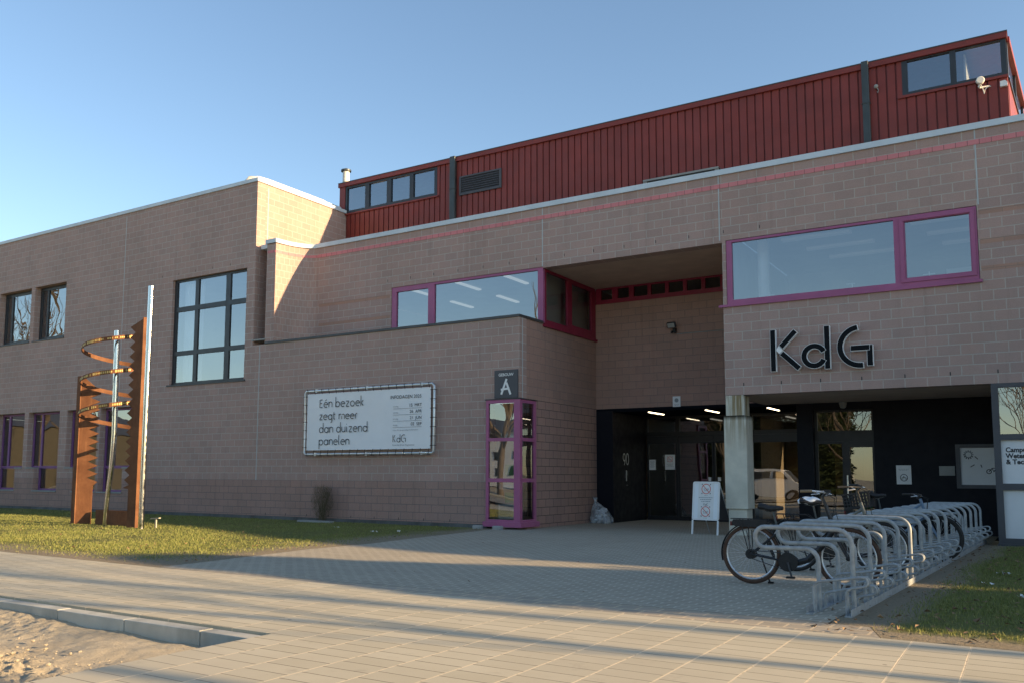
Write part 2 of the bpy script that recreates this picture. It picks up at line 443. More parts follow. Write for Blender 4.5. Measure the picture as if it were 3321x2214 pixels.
def lawn(name, right=False):
    t = NT(name); p = t.pos(); x, y, z = t.sep(p)
    n = t.noise(p, .55, 6, .65); f = t.noise(p, 28, 5, .75)
    g = t.mix(t.ramp(f, .3, .7), (.10, .115, .032), (.20, .195, .075))
    d = t.mix(t.ramp(f, .3, .7), (.20, .165, .11), (.34, .29, .21))
    if right: e = t.math('MAXIMUM', t.ramp(t.math('SUBTRACT', x, t.math('MULTIPLY', y, .036)), -1.66, -1.30, 1, 0), t.ramp(y, 7.85, 8.3, 1, 0))
    else: e = t.math('MAXIMUM', t.ramp(x, -12.6, -10.5, 0, 1), t.ramp(y, 8.0, 9.3, 1, 0))
    k = t.math('ADD', t.math('MULTIPLY', e, .62), t.math('SUBTRACT', n, .5))
    c = t.mix(t.ramp(k, .12, .42), g, d)
    t.bump(f, .8, .03)
    return t.fin(c, .95, 0, .1)
M['lawn'] = lawn('lawn_soil'); M['lawn_right'] = lawn('verge_soil', True)
def leafmat(name, a, b):
    t = NT(name); oi = t.n('ShaderNodeNewGeometry').outputs['Random Per Island']
    c = t.mix(oi, a, b); t.fin(c, .7, 0, .2)
    return t.m
M['blade'] = leafmat('grass_blade', (.11, .145, .03), (.28, .275, .10))
M['leaf'] = leafmat('dry_leaf', (.30, .20, .11), (.10, .06, .035))
M['bark'] = plain('tree_bark', (.105, .082, .06), .9, 0, .25, 4., .5, 40)
M['conifer'] = leafmat('evergreen_leaf', (.02, .035, .012), (.05, .07, .025))
M['twig'] = leafmat('dry_shrub_twig', (.17, .14, .08), (.08, .07, .04))
M['asphalt'] = plain('asphalt', (.24, .23, .21), .9, 0, .2, 1., .3, 90)
M['earth'] = plain('earth', (.33, .29, .21), .95, 0, .25, .4)
# ------------------------------------------------------------------ ground
def sheet(name, poly, z, mat, zb=None):
    mb = MB(); mb.add([(x, y, z) for x, y in poly], [tuple(range(len(poly)))])
    if zb is not None:
        n = len(poly)
        mb.add([(x, y, z) for x, y in poly] + [(x, y, zb) for x, y in poly], [(i, n + i, n + (i + 1) % n, (i + 1) % n) for i in range(n)])
    return struct(mb.build(name, mat))
sheet('ground', [(-900, -900), (900, -900), (900, 900), (-900, 900)], -.42, M['earth'])
PX = -5.28
sheet('pavement', [(-70, 5.135), (PX, 5.135), (PX, -2.2), (45, -2.2), (45, 7.62), (-1.22, 7.66), (-3.46, 7.68), (-7.5, 7.83), (-10.3, 7.84), (-14.4, 7.98), (-70, 9.2)], 0, M['paving'], -.4)
sheet('border_strip', [(-1.22, 7.665), (-1.38, 8.18), (-3.7, 8.22), (-7.7, 8.03), (-10.29, 7.87), (-7.5, 7.835), (-3.46, 7.685)], -.002, M['border'])
EDGE = [(-10.29, 7.87), (-10.36, 8.8), (-10.5, 9.7), (-10.72, 11.2), (-10.66, 12.7), (-10.95, 15.), (-11.12, 17.0), (-11.25, 18.3)]
sheet('courtyard', [(-1.38, 8.185), (-1.72, 8.19), (-1.15, 24.9), (-10.7, 24.9), (-11.25, 18.3)] + EDGE[-2::-1] + [(-7.7, 8.035), (-3.7, 8.225)], -.001, M['brickpave'])
sheet('lawn', [(-70, 9.25), (-14.4, 7.985), (-10.3, 7.845)] + EDGE + [(-11.25, 18.4), (-70, 18.4)], .0, M['lawn'])
sheet('verge', [(-1.215, 7.665), (45, 7.625), (45, 19.3), (-1.1, 19.3), (-1.1, 24.9), (-1.14, 24.9), (-1.71, 8.19), (-1.375, 8.18)], -.001, M['lawn_right'])
sheet('road', [(-200, -10.2), (200, -10.2), (200, -2.2), (-200, -2.2)], -.12, M['asphalt'])
sheet('far_pavement', [(-200, -13.), (200, -13.), (200, -10.2), (-200, -10.2)], -.05, M['paving'], -.4)
# sand pit with real lumps
mb = MB(); nx, ny = 420, 240; x0, x1, y0, y1 = -14.5, PX + .02, .8, 5.0
vs = []
for j in range(ny + 1):
    for i in range(nx + 1):
        x = x0 + (x1 - x0) * (i / nx); y = y0 + (y1 - y0) * j / ny
        q = Vector((x, y, 0))
        z = -.20 + .05 * noise.noise(q * .55) + .035 * noise.noise(q * 1.7 + Vector((3, 1, 0)))
        lump = max(0, 1 - math.hypot((x + 7.1) / 1.9, (y - 3.75) / .45))
        z += lump * (.035 + .06 * noise.fractal(q * 8.5, .7, 2.1, 5)) + .006 * noise.fractal(q * 9, .7, 2., 4)
        z += .035 * max(0, noise.noise(Vector((x * .8, y * 1.4, 9))) - .1) * noise.fractal(q * 11, .6, 2., 4)
        z += .02 * max(0, noise.noise(Vector((x * 2.0 + y * 1.5, y * 9 - x * 2, 4))))
        e = max(0, (y - 4.3) / .7); z += .10 * e * max(0, min(1, (-6.3 - x) / 2.)) + .04 * e
        vs.append((x, y, min(z, -.03)))
fs = [(j * (nx + 1) + i, j * (nx + 1) + i + 1, (j + 1) * (nx + 1) + i + 1, (j + 1) * (nx + 1) + i) for j in range(ny) for i in range(nx)]
mb.add(vs, fs); struct(mb.build('sand', M['sand'], smooth=True))
mb = MB(); rq = random.Random(31)
for i in range(420):
    u = rq.random(); x = -7.2 + rq.gauss(0, 1.0); y = 3.75 + rq.gauss(0, .35)
    if x > -5.5 or y > 4.6: continue
    q = Vector((x, y, 0)); r = rq.choice((.004, .005, .007, .009, .016)) * rq.uniform(.7, 1.2)
    mb.M = Matrix.Translation((x, y, -.15 + .03 * max(0, 1 - abs(y - 3.75) / .5))) @ Matrix.Rotation(rq.uniform(0, 3), 4, 'Z')
    mb.ball((0, 0, 0), r * 1.3, r, r * .7, 6, 4)
mb.M = None
stuff(mb.build('sand_clods', M['sand']), 'loose clods of dry sand scattered in the dug pit', 'sand')
sheet('sand_bed', [(-70, -2.2), (PX, -2.2), (PX, 1.5), (-13.9, 1.5), (-13.9, 5.), (-70, 5.)], -.23, M['sand'])
mb = MB(); x = PX - .02; random.seed(3)
while x > -30:
    d = random.uniform(-.004, .004); L = .98 if x < PX - .1 else .6
    mb.box(x - L, x, 4.95 + d, 5.095 + d, -.35, -.012 + d); x -= L + .012
struct(mb.build('kerb', plain('kerb_concrete', (.46, .45, .39), .9, 0, .22, 1.8, .3, 70, dirt=.35), bevel=.008))

# ------------------------------------------------------------------ building
Y1, Y0, YB, YR, YD = 18.09, 19.24, 22.30, 22.03, 24.6
XS = -10.61
B = empty('college_building', 'long pinkish block college building with a red metal upper storey and a deep entrance', 'building', (-10.6, 19.0, 0))
def part(mb, name, mat, parent=None, **k): return mb.build(name, mat, parent or B, **k)

# walls
WH = [(-23.47, -20.06, 4.05, 7.40), (-33.62, -31.5, 6.05, 8.05), (-31.27, -29.31, 6.05, 8.05)]
part(MB().panel('y', Y1, Y1 + .34, -48, -19.71, 3.62, 10.0, WH), 'wall', M['block_low'])
LW = [(-33.3, -31.5, 1.47, 3.45), (-33.3, -31.97, .66, 1.47), (-31.25, -29.31, 1.47, 3.45), (-30.76, -29.31, .66, 1.47),
      (-28.86, -27.1, 1.47, 3.45), (-28.4, -27.1, .66, 1.47), (-26.95, -25.2, 1.47, 3.45), (-26.95, -25.65, .66, 1.47)]
part(MB().panel('y', Y1, Y1 + .34, -48, -19.71, 1.11, 3.62, LW), 'wall', M['block_low'])
part(MB().panel('y', Y1, Y1 + .34, -48, -19.71, .09, 1.11, LW), 'wall', M['block_dark'])
BAY = (-11.49, XS + .1, .06, 3.06)
part(MB().panel('y', Y1, Y1 + .34, -19.71, XS, 1.11, 5.03, [BAY, (-19.71, -19.23, 5.19, 9)]), 'wall', M['block_low'])
part(MB().panel('y', Y1, Y1 + .34, -19.71, XS, .09, 1.11, [BAY]), 'wall', M['block_dark'])
part(MB().box(-48, -11.5, Y1 - .02, Y1 + .3, -.3, .085), 'plinth', M['plinth'])
# wing flank lit by the sun, and its back
part(MB().panel('x', -19.71, -20.05, Y1 + .342, 30, 5.0, 10.0), 'wall', M['block'])
part(MB().box(-48, -20.06, Y1 + .345, 40, 9.7, 9.88), 'roof', M['dark_coping'])
# pier + slot
part(MB().box(-19.23, -18.87, Y1, Y1 + .34, 5.034, 8.0), 'pier', M['block_low'])
part(MB().box(-19.708, -19.232, 18.62, 18.9, 5.034, 8.0), 'wall', M['block_low'])
mb = MB().box(-19.45, -19.235, 18.56, 18.615, 5.2, 7.32)
for i in range(11): mb.box(-19.45, -19.235, 18.52, 18.56, 5.2 + i * .2, 5.215 + i * .2)
part(mb, 'slot_window', M['frame_grey'])
part(MB().box(-19.75, -19.2, Y1 - .03, 18.5, 5.155, 5.195), 'sill', M['concrete'])
# curved wall
n = 20
cv = [(-18.27 - .6 * math.cos(R(90 * i / n)), Y1 + 1.15 * math.sin(R(90 * i / n))) for i in range(n + 1)]
def ribbon(pts, z0, z1, th, name, mat, out=0.):
    """vertical ribbon along plan polyline, thickness th to the left side"""
    mb = MB(); L = []; N = len(pts)
    for i, p in enumerate(pts):
        a = pts[max(0, i - 1)]; b = pts[min(N - 1, i + 1)]; dx, dy = b[0] - a[0], b[1] - a[1]; l = math.hypot(dx, dy)
        nxx, nyy = -dy / l, dx / l
        L.append(((p[0] - nxx * out, p[1] - nyy * out), (p[0] + nxx * th, p[1] + nyy * th)))
    vs = []
    for (a, b) in L: vs += [(*a, z0), (*a, z1), (*b, z1), (*b, z0)]
    fs = []
    for i in range(N - 1):
        for k in range(4): fs.append((i * 4 + k, (i + 1) * 4 + k, (i + 1) * 4 + (k + 1) % 4, i * 4 + (k + 1) % 4))
    fs += [(0, 1, 2, 3), tuple((N - 1) * 4 + k for k in (3, 2, 1, 0))]
    mb.add(vs, fs); return part(mb, name, mat)
ribbon(cv, 5.034, 8.0, .3, 'curved_wall', M['block_curve'])
ribbon([(-18.871, Y1 + .001)] + cv[1:], 7.71, 7.79, .01, 'tile_band', M['pink'], .004)
ribbon([(-18.875, Y1 - .04)] + cv[1:] , 8.0, 8.125, .36, 'coping', M['coping'], .045)
part(MB().box(-19.27, -18.83, Y1 - .045, Y1 + .36, 8.0, 8.123), 'coping', M['coping'])
part(MB().box(-19.2, -18.872, Y1 - .004, Y1 + .1, 7.71, 7.79), 'tile_band', M['pink'])
part(MB().box(-19.66, -19.33, Y1 + .15, Y1 + .6, 7.93, 8.06), 'gutter_box', M['coping'])
# upper wall over entrance
XE = 11.
WU = [(-15.46, XS, 5.0, 6.48), (XS, -6.03, 4.9, 6.45), (-5.95, -1.03, 5.02, 6.49), (-6.03, XE, 4.9, 5.0)]
part(MB().panel('y', Y0, Y0 + .34, -18.27, XE, 4.9, 8.0, [(-15.46, XS, 4.8, 6.48), (XS, -6.03, 4.8, 6.45), (-5.95, -1.03, 5.02, 6.49)]), 'wall', M['block'])
part(MB().panel('y', Y0, Y0 + .34, -6.03, XE, 3.03, 4.9), 'wall', M['block'])
part(MB().box(2.4, XE, Y0, Y0 + .3, -.2, 3.028), 'wall', M['block'])
part(MB().box(-18.3, XE, Y0 - .045, Y0 + .36, 8.0, 8.125), 'coping', M['coping'])
part(MB().box(-18.27, XE, Y0 - .009, Y0 + .05, 7.70, 7.80), 'tile_band', M['pink'])
for z in (5.19, 5.72, 6.30): part(MB().box(-1.0, XE, Y0 - .002, Y0 + .02, z, z + .095), 'brick_band', M['block_band'])
for z in (5.62, 6.2): part(MB().box(-18.2, -15.5, Y0 - .002, Y0 + .02, z, z + .09), 'brick_band', M['block_band'])
part(MB().box(-18.27, XE, Y0 + .345, 22.0, 7.75, 7.9), 'roof', M['dark_coping'])
# diagonal block added out of frame at right, shaped to shade court and lawn
mb = MB(); pl = [(XE, Y0), (15.8, 18.1), (20, 16.6), (24, 15.9), (38, 15.7), (38, 30), (XE, 30)]
mb.prism(pl, lambda u, v, w: (u, v, w), 8.0, -.3); part(mb, 'wall', M['block'])
mb = MB(); pl = [(XE, Y0 - .04), (15.78, 18.06), (19.98, 16.56), (24, 15.86), (38.04, 15.66), (38.04, 30), (XE, 30)]
mb.prism(pl, lambda u, v, w: (u, v, w), 8.125, 8.0); part(mb, 'coping', M['coping'])
# terrace on low volume
part(MB().box(-19.2, XS + .02, Y1 - .035, Y1 + .3, 5.032, 5.092), 'coping', M['dark_coping'])
part(MB().box(XS - .28, XS + .035, Y1 + .3, Y0 - .02, 5.033, 5.091), 'coping', M['dark_coping'])
part(MB().box(-18.8, XS - .28, Y1 + .345, Y0 + .3, 4.93, 4.99), 'roof', M['dark_coping'])
# side wall of the entrance recess
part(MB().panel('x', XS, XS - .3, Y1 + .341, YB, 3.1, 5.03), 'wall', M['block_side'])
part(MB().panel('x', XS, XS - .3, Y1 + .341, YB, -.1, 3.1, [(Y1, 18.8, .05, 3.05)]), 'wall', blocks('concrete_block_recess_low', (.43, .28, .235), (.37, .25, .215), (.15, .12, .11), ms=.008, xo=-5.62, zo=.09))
# back wall of recess
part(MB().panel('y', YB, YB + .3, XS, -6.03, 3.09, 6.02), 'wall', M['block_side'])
part(MB().box(XS, -6.03, Y0 + .341, YB + .3, 6.45, 6.6), 'soffit', M['soffit'])
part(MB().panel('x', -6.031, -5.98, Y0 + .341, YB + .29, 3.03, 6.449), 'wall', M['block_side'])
part(MB().box(-6.02, 2.4, Y0 + .341, 23.2, 3.03, 3.2), 'soffit', M['soffit'])

# windows ------------------------------------------------------------------
def window(axis, pos, rect, panes, mat, depth=.07, gmat=None, proud=0., gpos=None, name='window'):
    a, b = pos - proud, pos + depth
    if axis == 'x': a, b = pos + proud, pos - depth
    f = part(MB().panel(axis, a, b, *rect, [tuple(p) for p in panes]), name, mat)
    g = MB(); w = gpos if gpos is not None else (a + b) / 2
    for u0, u1, v0, v1 in panes:
        P = (lambda u, v: (u, w, v)) if axis == 'y' else (lambda u, v: (w, u, v))
        g.quad(P(u0 - .01, v0 - .01), P(u1 + .01, v0 - .01), P(u1 + .01, v1 + .01), P(u0 - .01, v1 + .01))
    g.build('pane', gmat or M['glass'], f)
    return f
# big wing window
cols = [(-23.36, -22.48), (-22.32, -21.07), (-20.87, -20.09)]; rows = [(4.13, 4.98), (5.12, 6.37), (6.52, 7.33)]
f = window('y', Y1 + .10, (-23.465, -20.065, 4.055, 7.395), [(*c, *r) for c in cols for r in rows], M['frame_grey'])
MB().box(-23.56, -20.0, Y1 - .03, Y1 + .1, 4.0, 4.05).build('sill', M['frame_grey'], f)
# curtain in it
mb = MB(); k = 40
for i in range(k):
    u0 = -23.4 + .95 * i / k; u1 = -23.4 + .95 * (i + 1) / k
    mb.quad((u0, Y1 + .45 + .03 * math.sin(i * 1.1), 4.1), (u1, Y1 + .45 + .03 * math.sin((i + 1) * 1.1), 4.1), (u1, Y1 + .45 + .03 * math.sin((i + 1) * 1.1), 7.35), (u0, Y1 + .45 + .03 * math.sin(i * 1.1), 7.35))
part(mb, 'curtain', M['curtain'])
for (a, b) in ((-33.6, -31.52), (-31.25, -29.33)):
    f = window('y', Y1 + .22, (a, b, 6.07, 8.04), [(a + .09, a + .42, 6.2, 7.92), (a + .52, b - .06, 6.2, 7.92)], M['frame_grey'])
    MB().box(a - .05, b + .03, Y1 - .03, Y1 + .22, 6.02, 6.06).build('sill', M['frame_grey'], f)
for (a, b, c, d, s) in ((-33.28, -31.52, -33.28, -31.97, 1), (-31.23, -29.33, -30.75, -29.33, 0), (-28.84, -27.12, -28.38, -27.12, 0), (-26.93, -25.22, -26.93, -25.66, 1)):
    panes = [(a + .06, c + .03 if not s else a + .42, 1.53, 3.37), ((c + .12) if not s else a + .52, b - .07, 1.53, 3.37)]
    f = window('y', Y1 + .2, (a, b, 1.48, 3.44), panes, M['frame_purple'], gmat=M['glass_purple'])
    g = window('y', Y1 + .2, (c, d, .67, 1.475), [(c + .07, d - .07, .73, 1.44)], M['frame_purple'], gmat=M['glass_purple'])
    MB().box(c - .05, d + .03, Y1 - .03, Y1 + .2, .62, .665).build('sill', M['concrete'], g)
    if s: MB().box(d, b + .03, Y1 - .03, Y1 + .2, 1.43, 1.475).build('sill', M['concrete'], f)
    else: MB().box(a - .03, c, Y1 - .03, Y1 + .2, 1.43, 1.475).build('sill', M['concrete'], f)
# left magenta window and its return round the corner
f = window('y', Y0 + .02, (-15.45, XS + .005, 5.06, 6.475), [(-15.29, -14.19, 5.2, 6.34), (-13.98, -10.76, 5.14, 6.41)], M['frame_pink'], .09)
f = window('x', XS + .01, (Y0 + .115, YB - .02, 5.02, 6.445), [(19.42, 20.58, 5.15, 6.38), (20.84, 22.02, 5.22, 6.33)], M['frame_red'], .07, M['glass_clear'])
MB().box(XS - .02, XS + .06, Y0 + .0, YB - .01, 4.96, 5.018).build('sill', M['frame_red'], f)
# right magenta window
f = window('y', Y0 + .01, (-5.94, -1.04, 5.03, 6.48), [(-5.82, -2.52, 5.13, 6.43), (-2.31, -1.17, 5.21, 6.36)], M['frame_pink'], .09)
MB().panel('y', Y0 - .012, Y0 + .008, -2.41, -1.08, 5.12, 6.44, [(-2.335, -1.15, 5.19, 6.375)]).build('sash', M['frame_pink'], f)
MB().box(-6.12, -.99, Y0 - .05, Y0 + .01, 4.975, 5.028).build('sill', M['frame_pink'], f)
# clerestory strip
ps = [(-10.46 + .5 * i + (.02 if i < 2 else 0), -10.06 + .5 * i - (.04 if i < 2 else 0), 6.12, 6.4) for i in range(8)]
window('y', YB + .0, (XS + .01, -6.04, 6.03, 6.448), ps, M['frame_red'], .08, M['glass_clear'])
part(MB().box(XS + .01, -6.04, YB - .03, YB + .0, 6.0, 6.028), 'sill', M['frame_red'])
# corner bay window
zr = [(.22, 1.10), (1.19, 2.07), (2.15, 2.98)]
bay = window('y', Y1 - .075, (-11.5, XS + .06, .17, 3.06), [(-11.43, -10.72, *z) for z in zr], M['frame_pink'], .07, M['glass_purple'])
bay2 = window('x', XS + .06, (Y1 - .004, 18.8, .17, 3.06), [(18.13, 18.7, *z) for z in zr], M['frame_pink'], .07, M['glass_clear'])
mb = MB(); mb.prism([(-11.56, Y1 - .12), (XS + .11, Y1 - .12), (XS + .11, 18.87), (XS, 18.87), (XS, Y1), (-11.56, Y1)], lambda u, v, w: (u, v, w), .17, .05)
mb.build('sill', M['frame_pink'], bay)
mb = MB(); mb.prism([(-11.53, Y1 - .09), (XS + .08, Y1 - .09), (XS + .08, 18.83), (XS, 18.83), (XS, Y1), (-11.53, Y1)], lambda u, v, w: (u, v, w), 3.085, 3.062)
mb.build('head', M['frame_grey'], bay)
# interior of the bay
part(MB().box(-11.9, XS - .32, 18.9, 18.95, .05, 3.05).box(-12., -11.92, Y1 + .35, 18.95, .05, 3.05), 'interior_wall', M['room'])
part(MB().box(-11.9, XS - .32, Y1 + .345, 18.89, 3.07, 3.1).box(-11.9, XS - .32, Y1 + .345, 18.89, .03, .05), 'interior_floor', M['room_floor'])
mb = MB(); mb.box(-11.02, -10.76, Y1 + .02, Y1 + .03, 1.26, 1.52, 1).box(-11.02, -10.76, Y1 + .02, Y1 + .03, .62, .86, 1).box(-11.18, -10.74, Y1 + .025, Y1 + .035, .93, 1.16, 0).box(-11.2, -10.74, Y1 + .02, Y1 + .03, .24, .58, 0)
mb.box(-11.15, -10.78, Y1 + .012, Y1 + .02, 1.09, 1.12, 2)
for i in range(7): mb.box(-11.15, -10.82 - .05 * (i % 3), Y1 + .014, Y1 + .02, .30 + i * .036, .31 + i * .036, 3)
tag(mb.build('poster', [M['paper'], M['green'], M['ink'], M['ink_grey']]), 'green and white posters pinned inside the magenta corner bay window', 'poster')

# entrance ------------------------------------------------------------------
part(MB().box(XS + .002, -10.12, YB - .01, YB + .25, -.1, 3.03), 'cladding', M['black'])
part(MB().box(XS + .002, -5.25, YB - .012, YB + .2, 3.03, 3.088), 'lintel', M['black_matt'])
part(MB().box(-10.16, -10.118, YB + .25, YD, -.1, 3.03), 'cladding', M['black'])
part(MB().box(-10.12, -5.25, YB + .02, YD + .2, 2.995, 3.0285), 'soffit', M['black_matt'])
part(MB().box(-5.25, -4.87, YB - .01, YD + .1, -.1, 3.026), 'cladding', M['black'])
part(MB().box(-3.52, -.9, YB - .01, YB + .1, -.1, 3.026), 'cladding', M['black'])
part(MB().box(-4.87, -3.52, YB + .0, YB + .25, 2.86, 3.026), 'cladding', M['black'])
# sliding doors
pn = [(-10.02, -9.2), (-9.08, -8.14), (-8.04, -7.1), (-6.98, -5.36)]
f = window('y', YD, (-10.116, -5.252, 2.42, 2.998), [(-10.05, -9.2, 2.54, 2.94), (-9.08, -7.1, 2.54, 2.94), (-6.98, -5.32, 2.54, 2.94)], M['black_frame'], .1, M['glass_dark'], name='transom')
for i, (a, b) in enumerate(pn):
    f = window('y', YD + .02 * (i in (1, 2)), (a - .06, b + .06 if i < 3 else -5.252, .0, 2.418), [(a, b, .12, 2.2)], M['black_frame'], .06, M['glass_dark'], name='door')
    if i in (1, 2): MB().box((b - .11 if i == 1 else a + .06), (b - .03 if i == 1 else a + .14), YD + .0, YD + .02, 1.13, 1.24).build('label', M['paper'], f)
part(MB().box(-8.45, -7.75, YD - .05, YD - .002, 2.24, 2.28), 'door_sensor', M['black_frame'])
f = window('y', YB + .12, (-4.868, -3.522, 2.1, 2.858), [(-4.8, -3.58, 2.36, 2.81)], M['black_frame'], .08, M['glass_dark'], name='transom')
f = window('y', YB + .12, (-4.868, -4.2, 0, 2.098), [(-4.8, -4.25, .1, 2.05)], M['black_frame'], .08, M['glass_dark'])
f = window('y', YB + .1, (-4.198, -3.522, 0, 2.098), [(-4.08, -3.58, .12, 1.96)], M['black_frame'], .08, M['glass_dark'], name='door')
MB().tube([(-4.14, YB + .06, .75), (-4.14, YB + .06, 1.3)], .018, 8).build('handle', M['tubeframe'], f, smooth=True)
# lights in the entrance ceiling
for x, y0, y1, z in ((-9.2, 22.62, 23.7, 2.99), (-7.62, 22.62, 23.7, 2.99), (-6.02, 22.62, 23.7, 2.99)):
    part(MB().box(x - .02, x + .02, y0, y1, z - .015, z + .005), 'strip_light', M['lamp_warm'])
part(MB().box(-4.3, -4.24, 22.62, 23.8, 2.94, 2.96), 'strip_light', M['lamp_warm'])
# hall behind the doors
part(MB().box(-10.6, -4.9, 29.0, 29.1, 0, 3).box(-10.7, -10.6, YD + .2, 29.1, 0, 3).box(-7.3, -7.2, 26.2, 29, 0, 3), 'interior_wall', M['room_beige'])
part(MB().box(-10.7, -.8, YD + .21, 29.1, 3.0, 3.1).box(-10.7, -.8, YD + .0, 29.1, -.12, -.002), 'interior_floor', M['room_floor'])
part(MB().box(-4.86, -.9, 25.2, 25.3, 0, 3), 'interior_wall', M['room_beige'])
part(MB().box(-4.86, -.9, YB + .3, YD + .2, 3.03, 3.1), 'interior_ceiling', M['room'])
part(MB().box(-9.6, -9.0, 26.0, 26.3, 0, 1.9).box(-8.0, -7.5, 27.0, 27.4, 0, 1.2).box(-4.7, -4.25, 24.9, 25.19, 1.3, 2.0), 'interior_furniture', M['frame_grey'])
part(MB().box(-4.3, -3.95, 24.2, 24.5, 0, .85), 'bin', M['green'])
for x, y in ((-8.6, 26.), (-6.4, 26.)): part(MB().box(x - .03, x + .03, y, y + 1., 2.96, 2.99), 'strip_light', M['lamp'])

# column
mb = MB().box(-6.03, -5.63, Y0 - .0, Y0 + .42, 2.575, 3.026).box(-6.07, -5.58, Y0 - .04, Y0 + .46, .56, 2.575).box(-6.02, -5.62, Y0 + .0, Y0 + .42, -.1, .56)
part(mb, 'column', M['column'], bevel=.012)

# shopfront at right edge
SF = [(-.84, .7, 2.07, 2.95), (.8, 2.3, 2.07, 2.95)]
f = window('y', Y0 + .0, (-.955, 2.398, .0, 3.028), [(-.84, .7, .14, 1.03), (-.84, .7, 1.15, 1.96), (-.84, .7, 2.07, 2.95), (.8, 2.3, .14, 1.03), (.8, 2.3, 1.15, 1.96), (.8, 2.3, 2.07, 2.95)], M['frame_mid'], .12)
p1 = MB().box(-.85, .71, Y0 + .05, Y0 + .058, 1.14, 1.97).box(-.85, .71, Y0 + .05, Y0 + .058, .13, 1.04).build('panel', M['paper'], f)
mb = MB()
for i, s in enumerate(('Campus', 'Wetenschap', '& Technologie')):
    put_text(mb, s, .125, lambda u, v, i=i: (-.77 + u * .93, Y0 + .046, 1.735 - i * .112 + v), bold=.004)
mb.build('lettering', M['ink'], p1)
part(MB().box(-.97, 2.41, Y0 - .05, Y0 - .002, -.05, .04), 'plinth', M['frame_mid'])
part(MB().box(-.9, 2.3, Y0 + .7, Y0 + .75, 0, 3.02), 'interior_wall', M['room_floor'])
part(MB().panel('x', -.955, -.9, Y0 + .13, YB, .0, 3.026), 'cladding', M['frame_mid'])

# joints and weep holes
mb = MB()
for x, z0, z1 in ((XS + .0, 6.49, 7.995), (-6.08, 6.5, 7.995), (-1.0, 6.5, 7.995)): mb.box(x - .012, x + .012, Y0 - .006, Y0 + .01, z0, z1)
for x, z0, z1, in ((-19.42, 1.1, 5.0), (-26.0, 3.6, 9.9), (-34.2, 3.6, 9.9)): mb.box(x - .011, x + .011, Y1 - .006, Y1 + .01, z0, z1)
mb.box(XS - .01, XS + .006, 18.22, 18.245, 3.1, 5.03).box(-19.72, -19.703, Y1 + .42, Y1 + .45, 8.1, 9.9)
part(mb, 'joint_sealant', plain('sealant', (.46, .50, .51), .8, 0, .1, 2))
mb = MB()
for i in range(7): mb.box(-5.63 + .8 * i, -5.61 + .8 * i, Y0 - .003, Y0 + .01, 3.22, 3.29)
for i in range(14): mb.box(-15.6 + .8 * i, -15.585 + .8 * i, Y0 - .003, Y0 + .01, 6.66, 6.73)
for i in range(9): mb.box(-19. + .8 * i, -18.985 + .8 * i, Y1 - .003, Y1 + .01, .12, .18)
for i in range(5): mb.box(-24. + .8 * i, -23.985 + .8 * i, Y1 - .003, Y1 + .01, 7.55, 7.62)
part(mb, 'weep_hole', M['ink'])
# wing coping, pipe
part(MB().box(-48, -19.67, Y1 - .04, Y1 + .36, 10.0, 10.11), 'coping', M['coping'])
part(MB().box(-20.07, -19.67, Y1 + .361, 30, 10.0, 10.11), 'coping', M['coping'])
mb = MB(); mb.tube([(-20.3, Y1 + .1, 10.1), (-20.2, Y1 + .12, 10.2), (-20.0, Y1 + .3, 10.21), (-19.95, Y1 + .6, 10.21), (-19.95, 21.2, 10.21)], .085, 10)
part(mb, 'roof_pipe', M['whitish'], smooth=True)
part(MB().tube([(-19.95, 21.2, 10.21), (-19.95, 23, 10.21)], .06, 10), 'roof_pipe', M['coping'], smooth=True)

# red metal storey ------------------------------------------------------------
RX0, RX1, RZ1 = -19.74, -.45, 10.95
HR = [(-19.74, -15.92, 10.0, 10.95), (-2.57, -.45, 10.08, 10.95)]
mb = MB().panel('y', YR + .03, YR + .2, RX0, RX1, 7.7, RZ1, HR)
part(mb, 'cladding_backing', M['red_dark'])
mb = MB(); k = 0; x = RX1
while x - .205 > RX0:
    a, b = x - .205 + .034, x; z = RZ1; z0 = 7.9
    if b < -15.9: z = 9.95
    if a > -2.62: z = 10.03
    mb.box(a, b, YR - .004, YR + .029, z0, z); x -= .205
part(mb, 'metal_cladding', M['red'], bevel=.006)
part(MB().box(-20.02, RX1 + .03, YR - .07, YR + .22, 10.93, 11.06), 'fascia', M['red'])
part(MB().box(-20.02, RX1 + .04, YR - .08, YR + .3, 11.06, 11.085), 'roof_edge', M['dark_coping'])
part(MB().box(-19.98, RX0 + .0, YR - .03, YR + .2, 9.7, 10.93), 'metal_trim', M['red'])
part(MB().box(-20., RX1 - .02, YR + .22, 34, 10.98, 11.05), 'roof', M['red_dark'])
part(MB().box(RX0, RX0 + .1, YR + .2, 34, 8, 10.97), 'metal_cladding', M['red'])
f = window('y', YR - .01, (-19.735, -15.92, 9.98, 10.925), [(-19.66, -18.87, 10.08, 10.86), (-18.7, -17.95, 10.08, 10.86), (-17.77, -17.01, 10.08, 10.86), (-16.86, -16.03, 10.08, 10.86)], M['frame_grey'], .1)
MB().box(-19.74, -15.85, YR - .06, YR - .012, 9.93, 9.978).build('sill', M['red'], f)
f = window('y', YR - .01, (-2.56, -.452, 10.09, 10.925), [(-2.44, -1.56, 10.16, 10.90), (-1.44, -.56, 10.16, 10.90)], M['frame_grey'], .1)
MB().box(-2.66, -.44, YR - .05, YR - .012, 10.03, 10.088).build('sill', M['red'], f)
